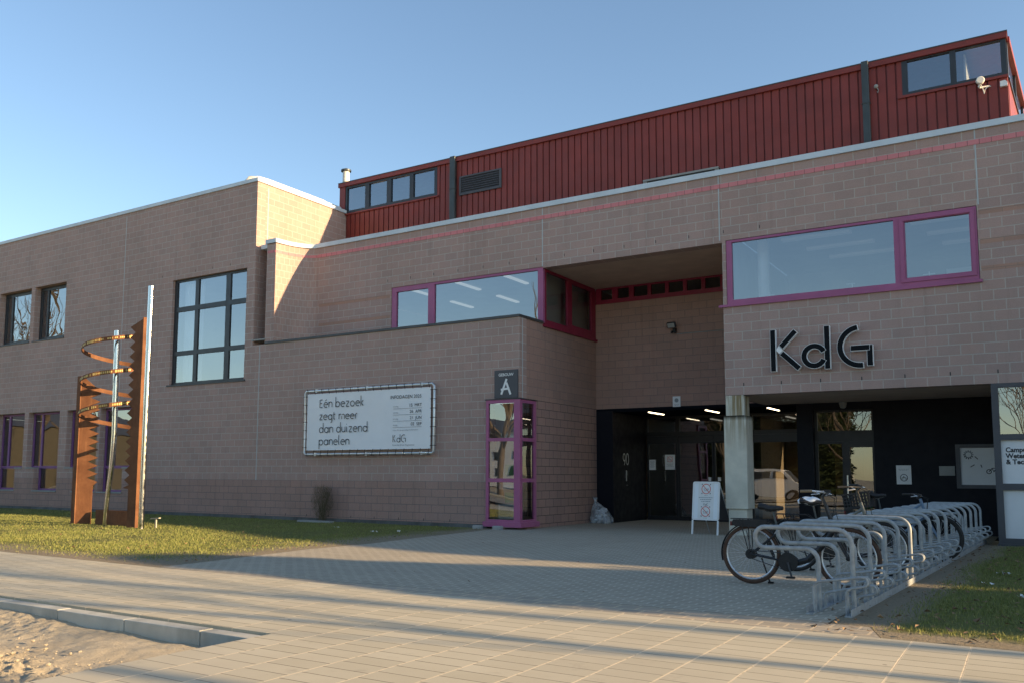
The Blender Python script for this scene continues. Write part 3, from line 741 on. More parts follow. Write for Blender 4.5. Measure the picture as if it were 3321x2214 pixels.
# right end wall, slightly splayed, lit by the sun
ex = lambda y: -.45 + (y - YR) * .046
def endq(mb, y0, y1, z0, z1, o, m=0):
    mb.add([(ex(y0) + o, y0, z0), (ex(y1) + o, y1, z0), (ex(y1) + o, y1, z1), (ex(y0) + o, y0, z1), (ex(y0) - .05, y0, z0), (ex(y1) - .05, y1, z0), (ex(y1) - .05, y1, z1), (ex(y0) - .05, y0, z1)],
           [(0, 1, 2, 3), (7, 6, 5, 4), (0, 4, 5, 1), (1, 5, 6, 2), (2, 6, 7, 3), (3, 7, 4, 0)], m)
mb = MB(); endq(mb, YR + .21, 33, 7.9, 10.03, 0.); endq(mb, 26.5, 33, 10.03, 10.95, 0); endq(mb, YR + .21, 26.6, 10.9, 11.05, .06)
part(mb, 'metal_cladding', M['red'])
mb = MB(); endq(mb, YR + .21, 26.5, 10.031, 10.1, .03); endq(mb, YR + .12, YR + .3, 10.1, 10.9, .01); endq(mb, 24.2, 24.3, 10.1, 10.9, .01); endq(mb, 26.4, 26.5, 10.1, 10.9, .01)
f = part(mb, 'window', M['frame_grey'])
mb = MB(); mb.quad((ex(YR + .3) - .02, YR + .3, 10.1), (ex(26.4) - .02, 26.4, 10.1), (ex(26.4) - .02, 26.4, 10.9), (ex(YR + .3) - .02, YR + .3, 10.9)); mb.build('pane', M['glass_clear'], f)
part(MB().box(-19.7, -.6, 24.4, 24.5, 8, 10.95).box(-15.6, -15.5, YR + .2, 24.4, 8, 10.95).box(-19.6, -.7, YR + .22, 24.4, 9.7, 9.75), 'interior_wall', M['room'])
for x in (-15.27, -3.34):
    w = .1 if x < -10 else .08
    f = part(MB().box(x - w, x + w, YR - .13, YR - .015, 8.0, 11.1).box(x - w - .02, x + w + .02, YR - .14, YR - .012, 10.04, 10.075), 'downpipe', M['pipe'], bevel=.02)
mb = MB().panel('y', YR - .05, YR - .005, -15.05, -13.53, 9.82, 10.42, [(-14.99, -13.6, 9.88, 10.37)])
for i in range(7):
    z = 9.89 + i * .07; mb.add([(-14.99, YR - .045, z), (-13.6, YR - .045, z), (-13.6, YR - .01, z + .05), (-14.99, YR - .01, z + .05), (-14.99, YR - .045, z - .012), (-13.6, YR - .045, z - .012)], [(0, 1, 2, 3), (4, 5, 1, 0)])
v = part(mb, 'air_vent', M['frame_mid'])
MB().box(-14.99, -13.6, YR - .008, YR - .005, 9.88, 10.37).build('backing', M['ink'], v)
mb = MB()
for i in range(3): mb.box(-8.9, -6.85, 21.7, 22.0, 8.87 + .1 * i, 8.92 + .1 * i)
mb.box(-8.9, -8.8, 21.72, 21.98, 7.95, 9.11).box(-6.95, -6.85, 21.72, 21.98, 7.95, 9.11)
part(mb, 'air_vent', M['concrete'])
# interiors behind windows
def room(x0, x1, y0, y1, z0, z1, wall=M['room']):
    part(MB().box(x0 - .05, x0, y0, y1, z0, z1).box(x1, x1 + .05, y0, y1, z0, z1).box(x0, x1, y1, y1 + .05, z0, z1), 'interior_wall', wall)
    part(MB().box(x0, x1, y0, y1 + .05, z0 - .06, z0 - .005), 'interior_floor', M['room_floor'])
    part(MB().box(x0, x1, y0, y1 + .05, z1 + .005, z1 + .06), 'interior_ceiling', M['room'])
room(-17.9, XS - .32, Y0 + .36, 26., 4.98, 6.66)
part(MB().box(-10.9, XS - .1, YB + .0, YB + .3, 5.0, 6.45), 'wall', M['block_side'])
for i, (x, y) in enumerate(((-15.6, 20.2), (-13.9, 20.2), (-12.3, 20.2), (-15.6, 22.4), (-13.9, 22.4), (-12.3, 22.4), (-12.3, 24.3))):
    part(MB().box(x - .06, x + .06, y, y + 1.2, 6.62, 6.655), 'ceiling_light', M['lamp'])
room(-5.9, 3, Y0 + .36, 24.5, 4.98, 6.7)
for i, (x, y) in enumerate(((-4.3, 20.6), (-4.0, 21.7), (-3.7, 22.8), (-1.6, 20.6), (-1.4, 21.7), (-1.2, 22.8))):
    part(MB().box(x - .75, x + .75, y - .08, y + .08, 6.64, 6.695), 'ceiling_light', emit('dim_lamp', (.5, .5, .48), .02) if i == 0 else bpy.data.materials['dim_lamp'])
part(MB().cyl((-5.35, 20.1, 4.98), (-5.35, 20.1, 6.7), .13, n=20), 'pillar', M['white'], smooth=True)
part(MB().box(-4.75, -3.9, 21.4, 21.45, 5.0, 5.55).box(-3.85, -3.75, 21.4, 21.45, 5.0, 5.55).box(-1.8, -1.2, 21.6, 21.66, 5.1, 5.8), 'whiteboard', M['white'])
mb = MB()
for x, y, z in ((-5.15, 19.75, 5.25), (-1.95, 19.72, 5.33)):
    mb.cyl((x, y, 5.0), (x, y, z + .06), .012, n=6)
    for dz in (0, -.09): mb.box(x - .11, x + .11, y - .01, y + .01, z + dz, z + dz + .015)
mb.cyl((-3.5, 20.2, 5.0), (-3.5, 20.2, 5.42), .012, n=6).box(-3.62, -3.44, 20.19, 20.21, 5.4, 5.415)
part(mb, 'lab_stand', M['white'])
room(XS - .05, -5.9, YB + .34, 26, 4.9, 6.5, M['room'])
part(MB().box(-1.30, -1.26, YR + .3, 24.3, 9.76, 10.9), 'interior_wall', M['room'])
room(-40, -20.1, Y1 + .36, 24, 4.0, 8.3); room(-40, -20.1, Y1 + .36, 24, .3, 3.7)

# flue
fl = empty('flue_pipe', 'slim cream flue pipe with a dark cap standing on the flat roof', 'flue', (-21.5, 24., 9.88))
LB().cyl((0, 0, 0), (0, 0, 2.35), .11, n=14).cyl((0, 0, 2.1), (0, 0, 2.5), .125, n=14).build('pipe', M['whitish'], fl, smooth=True)
LB().cyl((0, 0, 2.5), (0, 0, 2.56), .19, .19, n=16).cyl((0, 0, 2.56), (0, 0, 2.62), .17, .05, n=16).build('cap', M['pipe'], fl, smooth=True)
#@@PART2
# ------------------------------------------------------------------ things on the building
def XZ(y): return lambda u, v, w=0: (u, y + w, v)
SIGNF = Y0 - .05
sg = empty('letter_sign', 'big black KdG letters with white edges on the block wall over the entrance', 'sign', (-4, Y0, 3.9))
lf = lambda u, v, w: (u, SIGNF - .07 + w, v)
BW = [plain('letter_black', (.008, .010, .013), .7, 0, .05, 3, spec=.1), plain('letter_white', (.86, .87, .86), .5, 0, .03, 3)]
def letter(paths):
    mb = MB()
    for i, p in enumerate(paths):
        slab2(mb, p, .118, .10, .004 * i, 1); slab2(mb, p, .102, .012, .004 * i - .003, 0, .006)
    return mb.build('letter', BW, sg)
def slab2(mb, path, w, dep, off, m, trim=0.):
    if trim and len(path) > 2 and path[0] != path[-1] or trim and len(path) == 2:
        p = [Vector(q) for q in path]; p[0] = p[0] + (p[1] - p[0]).normalized() * trim; p[-1] = p[-1] + (p[-2] - p[-1]).normalized() * trim; path = [tuple(q) for q in p]
    L, Q = stroke(path, w); n = len(L); poly = Q + L[::-1]; N = len(poly)
    vs = [lf(u, v, off - .03) for u, v in poly] + [lf(u, v, off - .03 + dep) for u, v in poly]
    mb.add(vs, [(i, i + 1, N - 2 - i, N - 1 - i) for i in range(n - 1)], m)
    mb.add(vs, [(i, N + i, N + (i + 1) % N, (i + 1) % N) for i in range(N)], m)
    mb.add(vs, [(2 * N - 1 - i, 2 * N - 2 - i, N + i + 1, N + i) for i in range(n - 1)], m)
letter([[(-4.935, 3.475), (-4.935, 4.365)], [(-4.775, 3.985), (-4.465, 4.31)], [(-4.765, 3.865), (-4.405, 3.51)]])
MB().prism([(-4.88, 3.93), (-4.82, 4.02), (-4.735, 3.92), (-4.81, 3.85)], lf, -.02, .07).build('letter_joint', BW[1], sg)
letter([arc(-4.1, 3.755, .205, 22, 338, 30), [(-3.84, 3.47), (-3.84, 4.36)]])
letter([arc(-3.2, 3.89, .39, 96, 277, 26, .385), [(-3.39, 3.86), (-3.025, 3.86)], [(-3.025, 3.912), (-3.025, 3.485)]])

# banner
bn = empty('banner', 'wide white banner about infodagen laced into a tubular frame on the low wall', 'banner', (-15.2, Y1, 2.7))
yb = Y1 - .13
fr = MB().tube([(-17.41, yb, 1.85), (-17.41, yb, 3.50), (-17.37, yb, 3.55), (-13.06, yb, 3.55), (-13.0, yb, 3.49), (-13.0, yb, 1.86), (-13.05, yb, 1.81), (-17.36, yb, 1.81)], .034, 10, closed=True)
for x in (-17.0, -15.2, -13.4):
    for z in (1.81, 3.55): fr.box(x - .04, x + .04, yb - .02, Y1 + .0, z - .045, z + .045)
fr.build('frame', M['tubeframe'], bn, smooth=True)
# slightly slack canvas
mb = MB(); nx, nz = 36, 14; vs = []
for j in range(nz + 1):
    for i in range(nx + 1):
        u, v = i / nx, j / nz
        sl = .016 * math.sin(math.pi * u) * math.sin(math.pi * v)
        ed = .006 * (abs(math.sin(u * 16 * math.pi)) * (v in (0, 1)))
        vs.append((-17.335 + 4.225 * u, yb + .0 + sl + .004 * noise.noise(Vector((u * 6, v * 3, 1))), 1.915 + 1.56 * v + (ed if v == 0 else -ed)))
mb.add(vs, [(j * (nx + 1) + i, j * (nx + 1) + i + 1, (j + 1) * (nx + 1) + i + 1, (j + 1) * (nx + 1) + i) for j in range(nz) for i in range(nx)])
cvs = mb.build('canvas', M['canvas'], bn, smooth=True)
mb = MB()
for i in range(17):
    x = -17.3 + 4.15 * i / 16
    for z0, z1 in ((3.46, 3.59), (1.93, 1.77)): mb.tube([(x, yb - .012, z0), (x - .01, yb - .04, z1), (x, yb + .036, z1)], .0075, 5)
for i in range(7):
    z = 2.0 + 1.4 * i / 6
    for x0, x1 in ((-17.32, -17.45), (-13.12, -12.96)): mb.tube([(x0, yb - .012, z), (x1, yb - .036, z), (x1, yb + .036, z)], .0075, 5)
mb.build('lacing', M['rubber'], bn)
# thin round letter shapes
def ring(x, y=.45): return arc(x, y, .45, 0, 360, 22)
G = {
 'E': (.75, [[(0, 0), (0, 1.36)], [(.12, 1.36), (.6, 1.36)], [(.12, .72), (.5, .72)], [(.12, 0), (.62, 0)]]),
 'e': (.95, [[(.16, .5), (.9, .5)], arc(.45, .45, .45, 5, 310, 20)]),
 'n': (.85, [[(0, 0), (0, .95)], arc(.38, .55, .38, 180, 0, 12) + [(.76, 0)]]),
 'b': (1., [[(0, 0), (0, 1.75)], ring(.45)]), 'o': (1., [ring(.45)]),
 'z': (.8, [[(0, .92), (.7, .92)], [(.62, .8), (.02, .06)], [(.08, 0), (.72, 0)]]),
 'k': (.62, [[(0, 0), (0, 1.75)], [(.16, .55), (.5, .95)], [(.16, .42), (.52, 0)]]),
 'g': (1.02, [ring(.45), [(.9, .95), (.9, -.2)] + arc(.45, -.2, .45, 0, -70, 8)]),
 't': (.62, [[(.12, 1.35), (.12, .25)] + arc(.36, .25, .24, 180, 280, 8), [(0, .95), (.45, .95)]]),
 'm': (1.4, [[(0, 0), (0, .95)], arc(.34, .58, .34, 180, 60, 8), [(.68, .55), (.68, 0)], arc(1.0, .58, .32, 140, 0, 8) + [(1.32, 0)]]),
 'r': (.55, [[(0, 0), (0, .6)] + arc(.4, .55, .4, 175, 90, 8)]),
 'd': (1.02, [ring(.45), [(.9, 0), (.9, 1.75)]]), 'a': (1.02, [ring(.45), [(.9, 0), (.9, .95)]]),
 'u': (.9, [[(0, .95), (0, .4)] + arc(.38, .4, .38, 180, 360, 12), [(.76, .95), (.76, 0)]]),
 'i': (.3, [[(0, .95), (0, .2), (.14, 0)], [(0, 1.3), (0, 1.42)]]),
 'p': (1., [[(0, .95), (0, -.75)], ring(.45)]), 'l': (.3, [[(0, 1.75), (0, .2), (.14, 0)]]),
 'K': (.9, [[(0, 0), (0, 1.6)], [(.2, .95), (.62, 1.6)], [(.2, .75), (.7, 0)]]),
 'G': (1.1, [arc(.7, .8, .7, 65, 280, 20, .8), [(.6, .85), (1.2, .85)], [(1.2, .85), (1.2, 0)]]),
}
def thin(mb, text, x, z, s, w, y, m=0):
    for ch in text:
        if ch == ' ': x += .55 * s; continue
        adv, ps = G['e' if ch == 'é' else ch]
        ps = list(ps) + ([[(.35, 1.15), (.6, 1.4)]] if ch == 'é' else [])
        for p in ps: flat_stroke(mb, [(x + u * s, z + v * s) for u, v in p], w, lambda u, v: (u, y, v), m)
        x += (adv + .22) * s
mb = MB(); yt = yb - .012
for s, z, xe in (('Eén bezoek', 3.085, -15.3), ('zegt meer', 2.75, -15.5), ('dan duizend', 2.4, -15.15), ('panelen', 2.065, -15.77)):
    wd = sum((.55 if c == ' ' else G['e' if c == 'é' else c][0] + .22) for c in s) - .22
    thin(mb, s, -16.86, z, (xe + 16.86) / wd, .021, yt)
thin(mb, 'KdG', -14.3, 2.1, .115, .015, yt)
tx = lambda x0, z0, sx=1.: (lambda u, v: (x0 + u * sx, yt, z0 + v))
put_text(mb, 'INFODAGEN 2025', .125, tx(-14.4, 3.215), bold=.0)
for i, s in enumerate(('15  MRT', '26  APR', '21  JUN', '02  SEP')):
    put_text(mb, s, .115, tx(-13.385, 2.995 - .16 * i), align='RIGHT', bold=.0)
    mb.quad((-14.31, yt, 2.953 - .16 * i), (-13.385, yt, 2.953 - .16 * i), (-13.385, yt, 2.961 - .16 * i), (-14.31, yt, 2.961 - .16 * i), 1)
    put_text(mb, 'zaterdag' if i < 3 else 'dinsdag', .05, tx(-14.31, 3.0 - .16 * i), m=1)
put_text(mb, 'meer info op www.kdg.be/infomoment', .052, tx(-14.31, 2.39), m=1)
put_text(mb, 'Karel de Grote Hogeschool', .062, tx(-14.31, 2.005), m=1)
mb.build('lettering', [M['ink'], M['ink_grey']], cvs)

# building plate A
pa = MB().box(-11.285, -10.635, Y1 - .04, Y1 - .012, 3.10, 3.775)
pl = pa.build('sign', M['frame_mid'], loc=(-10.96, Y1 - .02, 3.44)); tag(pl, 'dark grey square sign lettered GEBOUW A above the corner bay window', 'sign')
mb = MB(); f = lambda u, v: (u, Y1 - .044, v)
put_text(mb, 'GEBOUW', .095, lambda u, v: (-10.96 + u, Y1 - .044, 3.63 + v), align='CENTER', bold=.002)
flat_stroke(mb, [(-11.09, 3.19), (-10.94, 3.56)], .055, f); flat_stroke(mb, [(-10.945, 3.47), (-10.83, 3.18)], .055, lambda u, v: (u, Y1 - .045, v)); flat_stroke(mb, [(-11.1, 3.305), (-10.86, 3.33)], .05, lambda u, v: (u, Y1 - .046, v))
MB.world = True
o = mb.build('lettering', M['white'], pl)

# house number and emblem on the black side wall
hn = empty('house_number', 'pale house number 90 on the black wall beside the doors', 'number', (-10.118, 23.1, 1.7))
mb = MB(); g = lambda u, v: (-10.112, u, v)
for p in (arc(23.02, 1.78, .075, 0, 360, 20, .10), [(23.095, 1.78), (23.09, 1.7), (23.05, 1.6), (23.02, 1.57)]): flat_stroke(mb, p, .028, g)
flat_stroke(mb, arc(23.25, 1.735, .075, 0, 360, 20, .155), .028, g)
mb.build('digits', M['tubeframe'], hn)
hb = empty('bell_panel', 'narrow steel handle and intercom on the black wall under the house number', 'intercom', (-10.118, 23.15, 1.2))
MB().box(-10.117, -10.1, 23.14, 23.17, 1.12, 1.42).build('bar', M['tubeframe'], hb)
MB().box(-10.117, -10.105, 23.06, 23.13, 1.2, 1.32).box(-10.117, -10.105, 23.18, 23.26, 1.28, 1.4).build('buttons', M['frame_mid'], hb)
MB().box(-10.117, -10.1, 23.12, 23.24, .99, 1.02).build('slot', M['frame_mid'], hb)

# flood light with conduit
fl = empty('flood_light', 'small square flood light on the recess wall with a thin cable pipe running right', 'light', (-8.33, YB, 5.15))
mb = MB(); mb.M = Matrix.Translation((-8.33, YB - .17, 5.22)) @ Matrix.Rotation(R(28), 4, 'X'); mb.box(-.11, .11, -.05, .03, -.07, .07); mb.build('lamp_head', M['frame_grey'], fl)
mb = MB(); mb.M = Matrix.Translation((-8.33, YB - .17, 5.22)) @ Matrix.Rotation(R(28), 4, 'X'); mb.box(-.095, .095, -.056, -.051, -.058, .058); mb.build('lens', M['concrete'], fl)
MB().box(-8.32, -8.25, YB - .12, YB, 5.02, 5.14).tube([(-8.33, YB - .13, 5.05), (-8.33, YB - .16, 5.01)], .03, 8).build('bracket', M['rubber'], fl)
MB().tube([(-8.25, YB - .015, 4.99), (-6.04, YB - .015, 4.99)], .011, 6).build('conduit', M['concrete'], fl)
# notices
def notice(name, label, x0, x1, z0, z1, y, draw=None, base='paper', group=None):
    o = MB().box(x0, x1, y - .006, y, z0, z1).build(name, M[base], loc=((x0 + x1) / 2, y, z0)); tag(o, label, 'notice', group)
    if draw:
        mb = MB(); draw(mb, x0, x1, z0, z1, y - .008); mb.build('print', [M['ink'], M['ink_grey'], M['ink_red']], o)
    return o
def no_smoke(mb, cx, cz, r, y, k=1.):
    P = lambda dy: (lambda u, v: (u, y - dy, v))
    flat_stroke(mb, arc(cx, cz, r, 0, 360, 30), r * .15, P(.0), 2)
    flat_stroke(mb, [(cx - .66 * r, cz + .66 * r), (cx + .66 * r, cz - .66 * r)], r * .13, P(.0015), 2)
    flat_stroke(mb, [(cx - .2 * r, cz - .25 * r), (cx + .5 * r, cz + .15 * r), (cx + .6 * r, cz - .0 * r), (cx - .1 * r, cz - .42 * r), (cx - .2 * r, cz - .25 * r)], r * .06, P(.001), 1)
    flat_stroke(mb, [(cx - .55 * r, cz + .1 * r), (cx - .3 * r, cz - .45 * r)], r * .08, P(.001), 1); flat_stroke(mb, [(cx - .6 * r, cz - .05 * r), (cx - .25 * r, cz + .1 * r)], r * .06, P(.001), 1)
    for sx in (-1, 1):
        for sz in (-1, 1):
            a, b = cx + sx * r * 1.05, cz + sz * r * 1.05
            mb.add([(a, y, b), (a - sx * r * .3, y, b), (a, y, b - sz * r * .3)], [(0, 1, 2)] if sx * sz < 0 else [(0, 2, 1)], 0)
def lines(mb, cx, z, w, n, y, h=.008, gap=.024, m=1):
    for i in range(n):
        ww = w * (1 - .18 * (i % 3)); x = cx - ww / 2
        while x < cx + ww / 2:
            l = random.uniform(.02, .05); e = min(x + l, cx + ww / 2)
            mb.quad((x, y, z - i * gap), (e, y, z - i * gap), (e, y, z - i * gap + h), (x, y, z - i * gap + h), m); x = e + .01
random.seed(11)
notice('notice', 'plain white sheet taped low on the glass left of the sliding doors', -10.01, -9.81, 1.44, 1.74, YD - .012, lambda m, a, b, c, d, y: lines(m, (a + b) / 2, d - .06, .14, 8, y))
notice('notice', 'white no smoking sheet taped to the glass left of the sliding doors', -9.52, -9.22, 1.45, 1.88, YD - .012, lambda m, a, b, c, d, y: (no_smoke(m, (a + b) / 2, d - .13, .075, y), lines(m, (a + b) / 2, d - .27, .22, 4, y)))
notice('notice', 'small framed white plate on the recess wall above the black lintel', -8.39, -8.18, 3.075, 3.35, YB - .012, lambda m, a, b, c, d, y: (m.add([(p[0], y, p[1]) for p in arc(-8.285, 3.245, .055, 0, 340, 14)], [tuple(range(15))], 1), lines(m, -8.285, 3.13, .14, 2, y)))
def moto(m, a, b, c, d, y):
    lines(m, (a + b) / 2, d - .09, .22, 2, y); cx, cz = (a + b) / 2, c + .15; P = lambda u, v: (u, y, v)
    flat_stroke(m, arc(cx, cz, .075, 0, 360, 24), .014, P, 0)
    for dx in (-.035, .04): flat_stroke(m, arc(cx + dx, cz - .02, .018, 0, 360, 12), .008, P, 0)
    flat_stroke(m, [(cx - .03, cz), (cx, cz + .012), (cx + .03, cz)], .014, P, 0); m.add([(cx - .02, y, cz + .01), (cx + .01, y, cz + .01), (cx + .0, y, cz + .045)], [(0, 1, 2)], 0)
notice('notice', 'white sheet with a round motorbike symbol on the black wall right of the doors', -3.07, -2.76, 1.10, 1.53, YB - .014, moto)
notice('plaque', 'small blank grey plate on the black wall left of the poster board', -2.19, -1.88, 1.3, 1.51, YB - .014, base='concrete')
pb = empty('poster_board', 'grey framed poster board with a cogwheel drawing at the end of the black wall', 'board', (-1.3, YB, 1.0))
MB().panel('y', YB - .06, YB - .012, -1.85, -.93, 1.02, 1.99, [(-1.76, -.96, 1.10, 1.91)]).build('frame', M['frame_mid'], pb)
mb = MB().box(-1.77, -.95, YB - .03, YB - .02, 1.09, 1.92); ps = mb.build('poster', M['paper'], pb)
mb = MB(); P = lambda u, v: (u, YB - .034, v)
flat_stroke(mb, arc(-1.6, 1.76, .065, 0, 360, 24), .022, P, 1)
for i in range(12): 
    a = R(30 * i); flat_stroke(mb, [(-1.6 + .07 * math.cos(a), 1.76 + .07 * math.sin(a)), (-1.6 + .1 * math.cos(a), 1.76 + .1 * math.sin(a))], .022, P, 0 if i > 5 else 1)
for q in ([(-1.48, 1.72), (-1.42, 1.66)], [(-1.57, 1.49), (-1.49, 1.54)], [(-1.37, 1.54), (-1.35, 1.48)]): flat_stroke(mb, q, .018, P)
for x in (-1.22, -1.03): flat_stroke(mb, arc(x, 1.39, .045, 0, 360, 18), .016, P)
for q in ([(-1.22, 1.39), (-1.16, 1.46), (-1.06, 1.47), (-1.03, 1.39)], [(-1.16, 1.46), (-1.13, 1.39), (-1.06, 1.47)]): flat_stroke(mb, q, .016, P)
mb.build('print', [M['ink'], M['ink_grey']], ps)
# small devices on the roof storey
dc = empty('dish_antenna', 'round cream antenna with a dangling cable under the corner roof windows', 'antenna', (-.97, YR, 9.95))
mb = MB(); mb.M = Matrix.Translation((-.97, YR - .2, 10.0)) @ Matrix.Rotation(R(12), 4, 'Z'); mb.cyl((0, -.03, 0), (0, .03, 0), .085, n=20).cyl((0, -.045, 0), (0, -.03, 0), .07, .085, n=20); mb.build('dish', M['whitish'], dc, smooth=True)
MB().tube([(-.97, YR - .18, 9.94), (-1.0, YR - .16, 9.88), (-.98, YR - .1, 9.87)], .025, 8).tube([(-.98, YR - .1, 9.88), (-.8, YR - .02, 9.9)], .022, 8).build('bracket', M['whitish'], dc, smooth=True)
MB().tube([(-.97, YR - .18, 9.93), (-.93, YR - .16, 9.82), (-.905, YR - .15, 9.70), (-.89, YR - .12, 9.80), (-.84, YR - .06, 9.88), (-.78, YR - .02, 9.89)], .011, 6).build('cable', M['whitish'], dc, smooth=True)
sc = empty('camera_dome', 'small pale security camera with a looped cable beside the right downpipe', 'camera', (-3.11, YR, 10.4))
MB().ball((-3.11, YR - .08, 10.43), .05).cyl((-3.11, YR - .06, 10.43), (-3.09, YR - .0, 10.40), .02, n=8).build('body', M['concrete'], sc, smooth=True)
MB().tube([(-3.1, YR - .05, 10.4), (-3.06, YR - .08, 10.33), (-3.08, YR - .06, 10.28), (-3.1, YR - .02, 10.32)], .009, 6).build('cable', M['concrete'], sc, smooth=True)
o = LB().prism([(-.07, -.06), (.07, -.06), (.07, .02), (.03, .07), (-.07, .06)], lambda u, v, w: (u, w, v), -.06, .02).build('sensor_box', M['white'], loc=None)
o.location = (-.53, YR - .02, 9.88); tag(o, 'small white sensor box at the corner of the red cladding', 'sensor')
o = LB().ball((0, 0, 0), .08, k=8, n=14).cyl((0, 0, .02), (0, 0, .09), .09, n=14).build('dome_camera', M['concrete'], smooth=True)
o.location = (-4.16, 22.25, 2.945); tag(o, 'pale dome camera under the soffit above the single door', 'camera')

# ------------------------------------------------------------------ lawn things
sc = empty('sculpture', 'tall rusty steel sculpture with saw teeth, spiral band and two shiny poles', 'sculpture', (-18.9, 13.3, 0))
MB().cyl((-17.63, 12.99, -.1), (-17.61, 12.98, 5.62), .066, n=20).build('pole', M['chrome'], sc, smooth=True)
MB().tube([(-19.30, 13.2, -.1), (-19.27, 13.2, .35), (-19.20, 13.2, .95), (-19.135, 13.2, 1.34), (-19.10, 13.2, 1.8), (-19.08, 13.2, 2.22), (-19.155, 13.2, 4.73)], [.05, .053, .057, .06, .064, .066, .067], 16).build('bent_pole', M['chrome'], sc, smooth=True)
def teeth(x0, amp, z0, z1, n, sgn):
    p = []
    for i in range(n):
        a = z0 + (z1 - z0) * i / n; b = z0 + (z1 - z0) * (i + .5) / n
        p += [(x0, a), (x0 + sgn * amp, b)]
    return p + [(x0, z1)]
# tall fin: web with teeth towards the left, flange to the right
web = [(-18.17, 0), (-18.17, 4.93), (-18.58, 4.76)] + [(x, z) for x, z in teeth(-18.40, .17, 1.0, 4.62, 16, -1)[::-1]] + [(-18.62, .92), (-18.42, .9), (-18.42, 0)]
MB().prism(web, lambda u, v, w: (u, 13.2 + w - (-18.17 - u) * .10, v), 0, .07).build('toothed_plate', M['rust'], sc)
MB().box(-18.169, -18.145, 13.2, 13.31, 0, 4.97).build('flange', M['rust'], sc)
# left plate turned to the right
t = Vector((.80, .60)); p0 = Vector((-20.74, 13.36))
lp = [(0, 0), (.37, 0), (.37, .95)] + [(x, z) for x, z in teeth(.48, .26, 1.05, 3.28, 11, -1)] + [(.44, 3.36), (0, 3.74)]
MB().prism(lp, lambda u, v, w: (p0.x + t.x * u - t.y * w, p0.y + t.y * u + t.x * w, v), 0, .045).build('toothed_plate', M['rust'], sc)
MB().box(-20.9, -20.745, 13.33, 13.37, 0, 3.73).build('flange', M['rust'], sc)
MB().box(-20.2, -18.45, 13.55, 13.62, 0, .36).build('base_plate', M['rust'], sc)
# spiral band
mb = MB(); n = 150; L = []
for i in range(n + 1):
    a = -2 * math.pi * 3.0 * i / n; z = 4.58 - .80 * 3.0 * i / n
    cx, cy, r = -19.48, 13.42, .79
    for rr in (r, r - .014):
        for dz in (-.05, .05): L.append((cx + rr * math.cos(a), cy + rr * math.sin(a), z + dz))
fs = []
for i in range(n):
    o = 4 * i
    for a, b in ((0, 1), (1, 3), (3, 2), (2, 0)): fs.append((o + a, o + b, o + 4 + b, o + 4 + a))
mb.add(L, fs)
sp = mb.build('spiral_band', M['rust'], sc, smooth=True)
mb = MB(); random.seed(5)
for turn in range(3):
    a = -.15
    while a > -3.0:
        w = random.uniform(.02, .05)
        if random.random() < .85:
            zc = lambda q: 4.58 - .80 * (turn - q / (2 * math.pi))
            hh = random.choice((.018, .024, .03)); rr = .793
            pts = [(-19.48 + rr * math.cos(q), 13.42 + rr * math.sin(q), zc(q) + dz) for q, dz in ((a, -hh), (a - w, -hh), (a - w, hh), (a, hh))]
            mb.add(pts, [(3, 2, 1, 0)])
        a -= w + .022
mb.build('lettering', plain('burnt_brass', (.62, .45, .16), .5, .2, .2, 8), sp)
mk = empty('marker_post', 'short pale T shaped marker post in the grass beside the tall shiny pole', 'post', (-17.78, 13.5, 0))
LB().box(-.022, .022, -.015, .015, -.05, .21).build('stake', M['curtain_beige'], mk)
mb = LB(); mb.M = Matrix.Rotation(R(-4), 4, 'Y'); mb.box(-.15, .15, -.03, .03, .21, .235); mb.build('top_board', M['curtain_beige'], mk)

# dry shrub against the wall
sh = empty('dry_shrub', 'dry brown shrub growing against the low block wall below the banner', 'shrub', (-16.6, 17.85, 0))
mb = LB(); random.seed(21)
for i in range(1900):
    h = random.random() ** .8 * .88; a = random.uniform(0, 6.3); r = (.14 + .24 * math.sin(min(1, h / .75) * 2.4)) * random.random() ** .5
    c = Vector((r * math.cos(a), r * .55 * math.sin(a), .02 + h)); d = Vector((random.gauss(0, .4), random.gauss(0, .4), 1)).normalized(); l = random.uniform(.07, .19)
    s = d.cross(Vector((random.random(), random.random(), .2))).normalized() * random.uniform(.002, .0045)
    mb.add([c - s, c + s, c + d * l], [(0, 1, 2)])
mb.build('foliage', M['twig'], sh)
mb = LB()
for i in range(26):
    a = random.uniform(0, 6.3); mb.tube([(random.gauss(0, .05), random.gauss(0, .03), -.02), (.1 * math.cos(a), .06 * math.sin(a), .4), (.25 * math.cos(a), .12 * math.sin(a), .8)], [.007, .005, .002], 4)
mb.build('stem', M['twig'], sh)
o = LB().box(-.58, .58, -.1, .1, -.05, .045).build('edging_slab', M['concrete'], bevel=.01); o.location = (-16.62, 17.62, 0); tag(o, 'pale concrete slab on the grass in front of the dry shrub', 'slab')
for i, (x, y, r) in enumerate(((-11.58, 17.8, 8), (-11.05, 17.84, -6))):
    o = LB().box(-.12, .12, -.07, .07, -.02, .085).build('stone', M['concrete'], bevel=.025); o.location = (x, y, 0); o.rotation_euler = (0, 0, R(r))
    tag(o, ('grey stone lying at the left foot of the magenta bay window', 'grey stone lying under the middle of the magenta bay window')[i], 'stone', 'stones at the bay window')

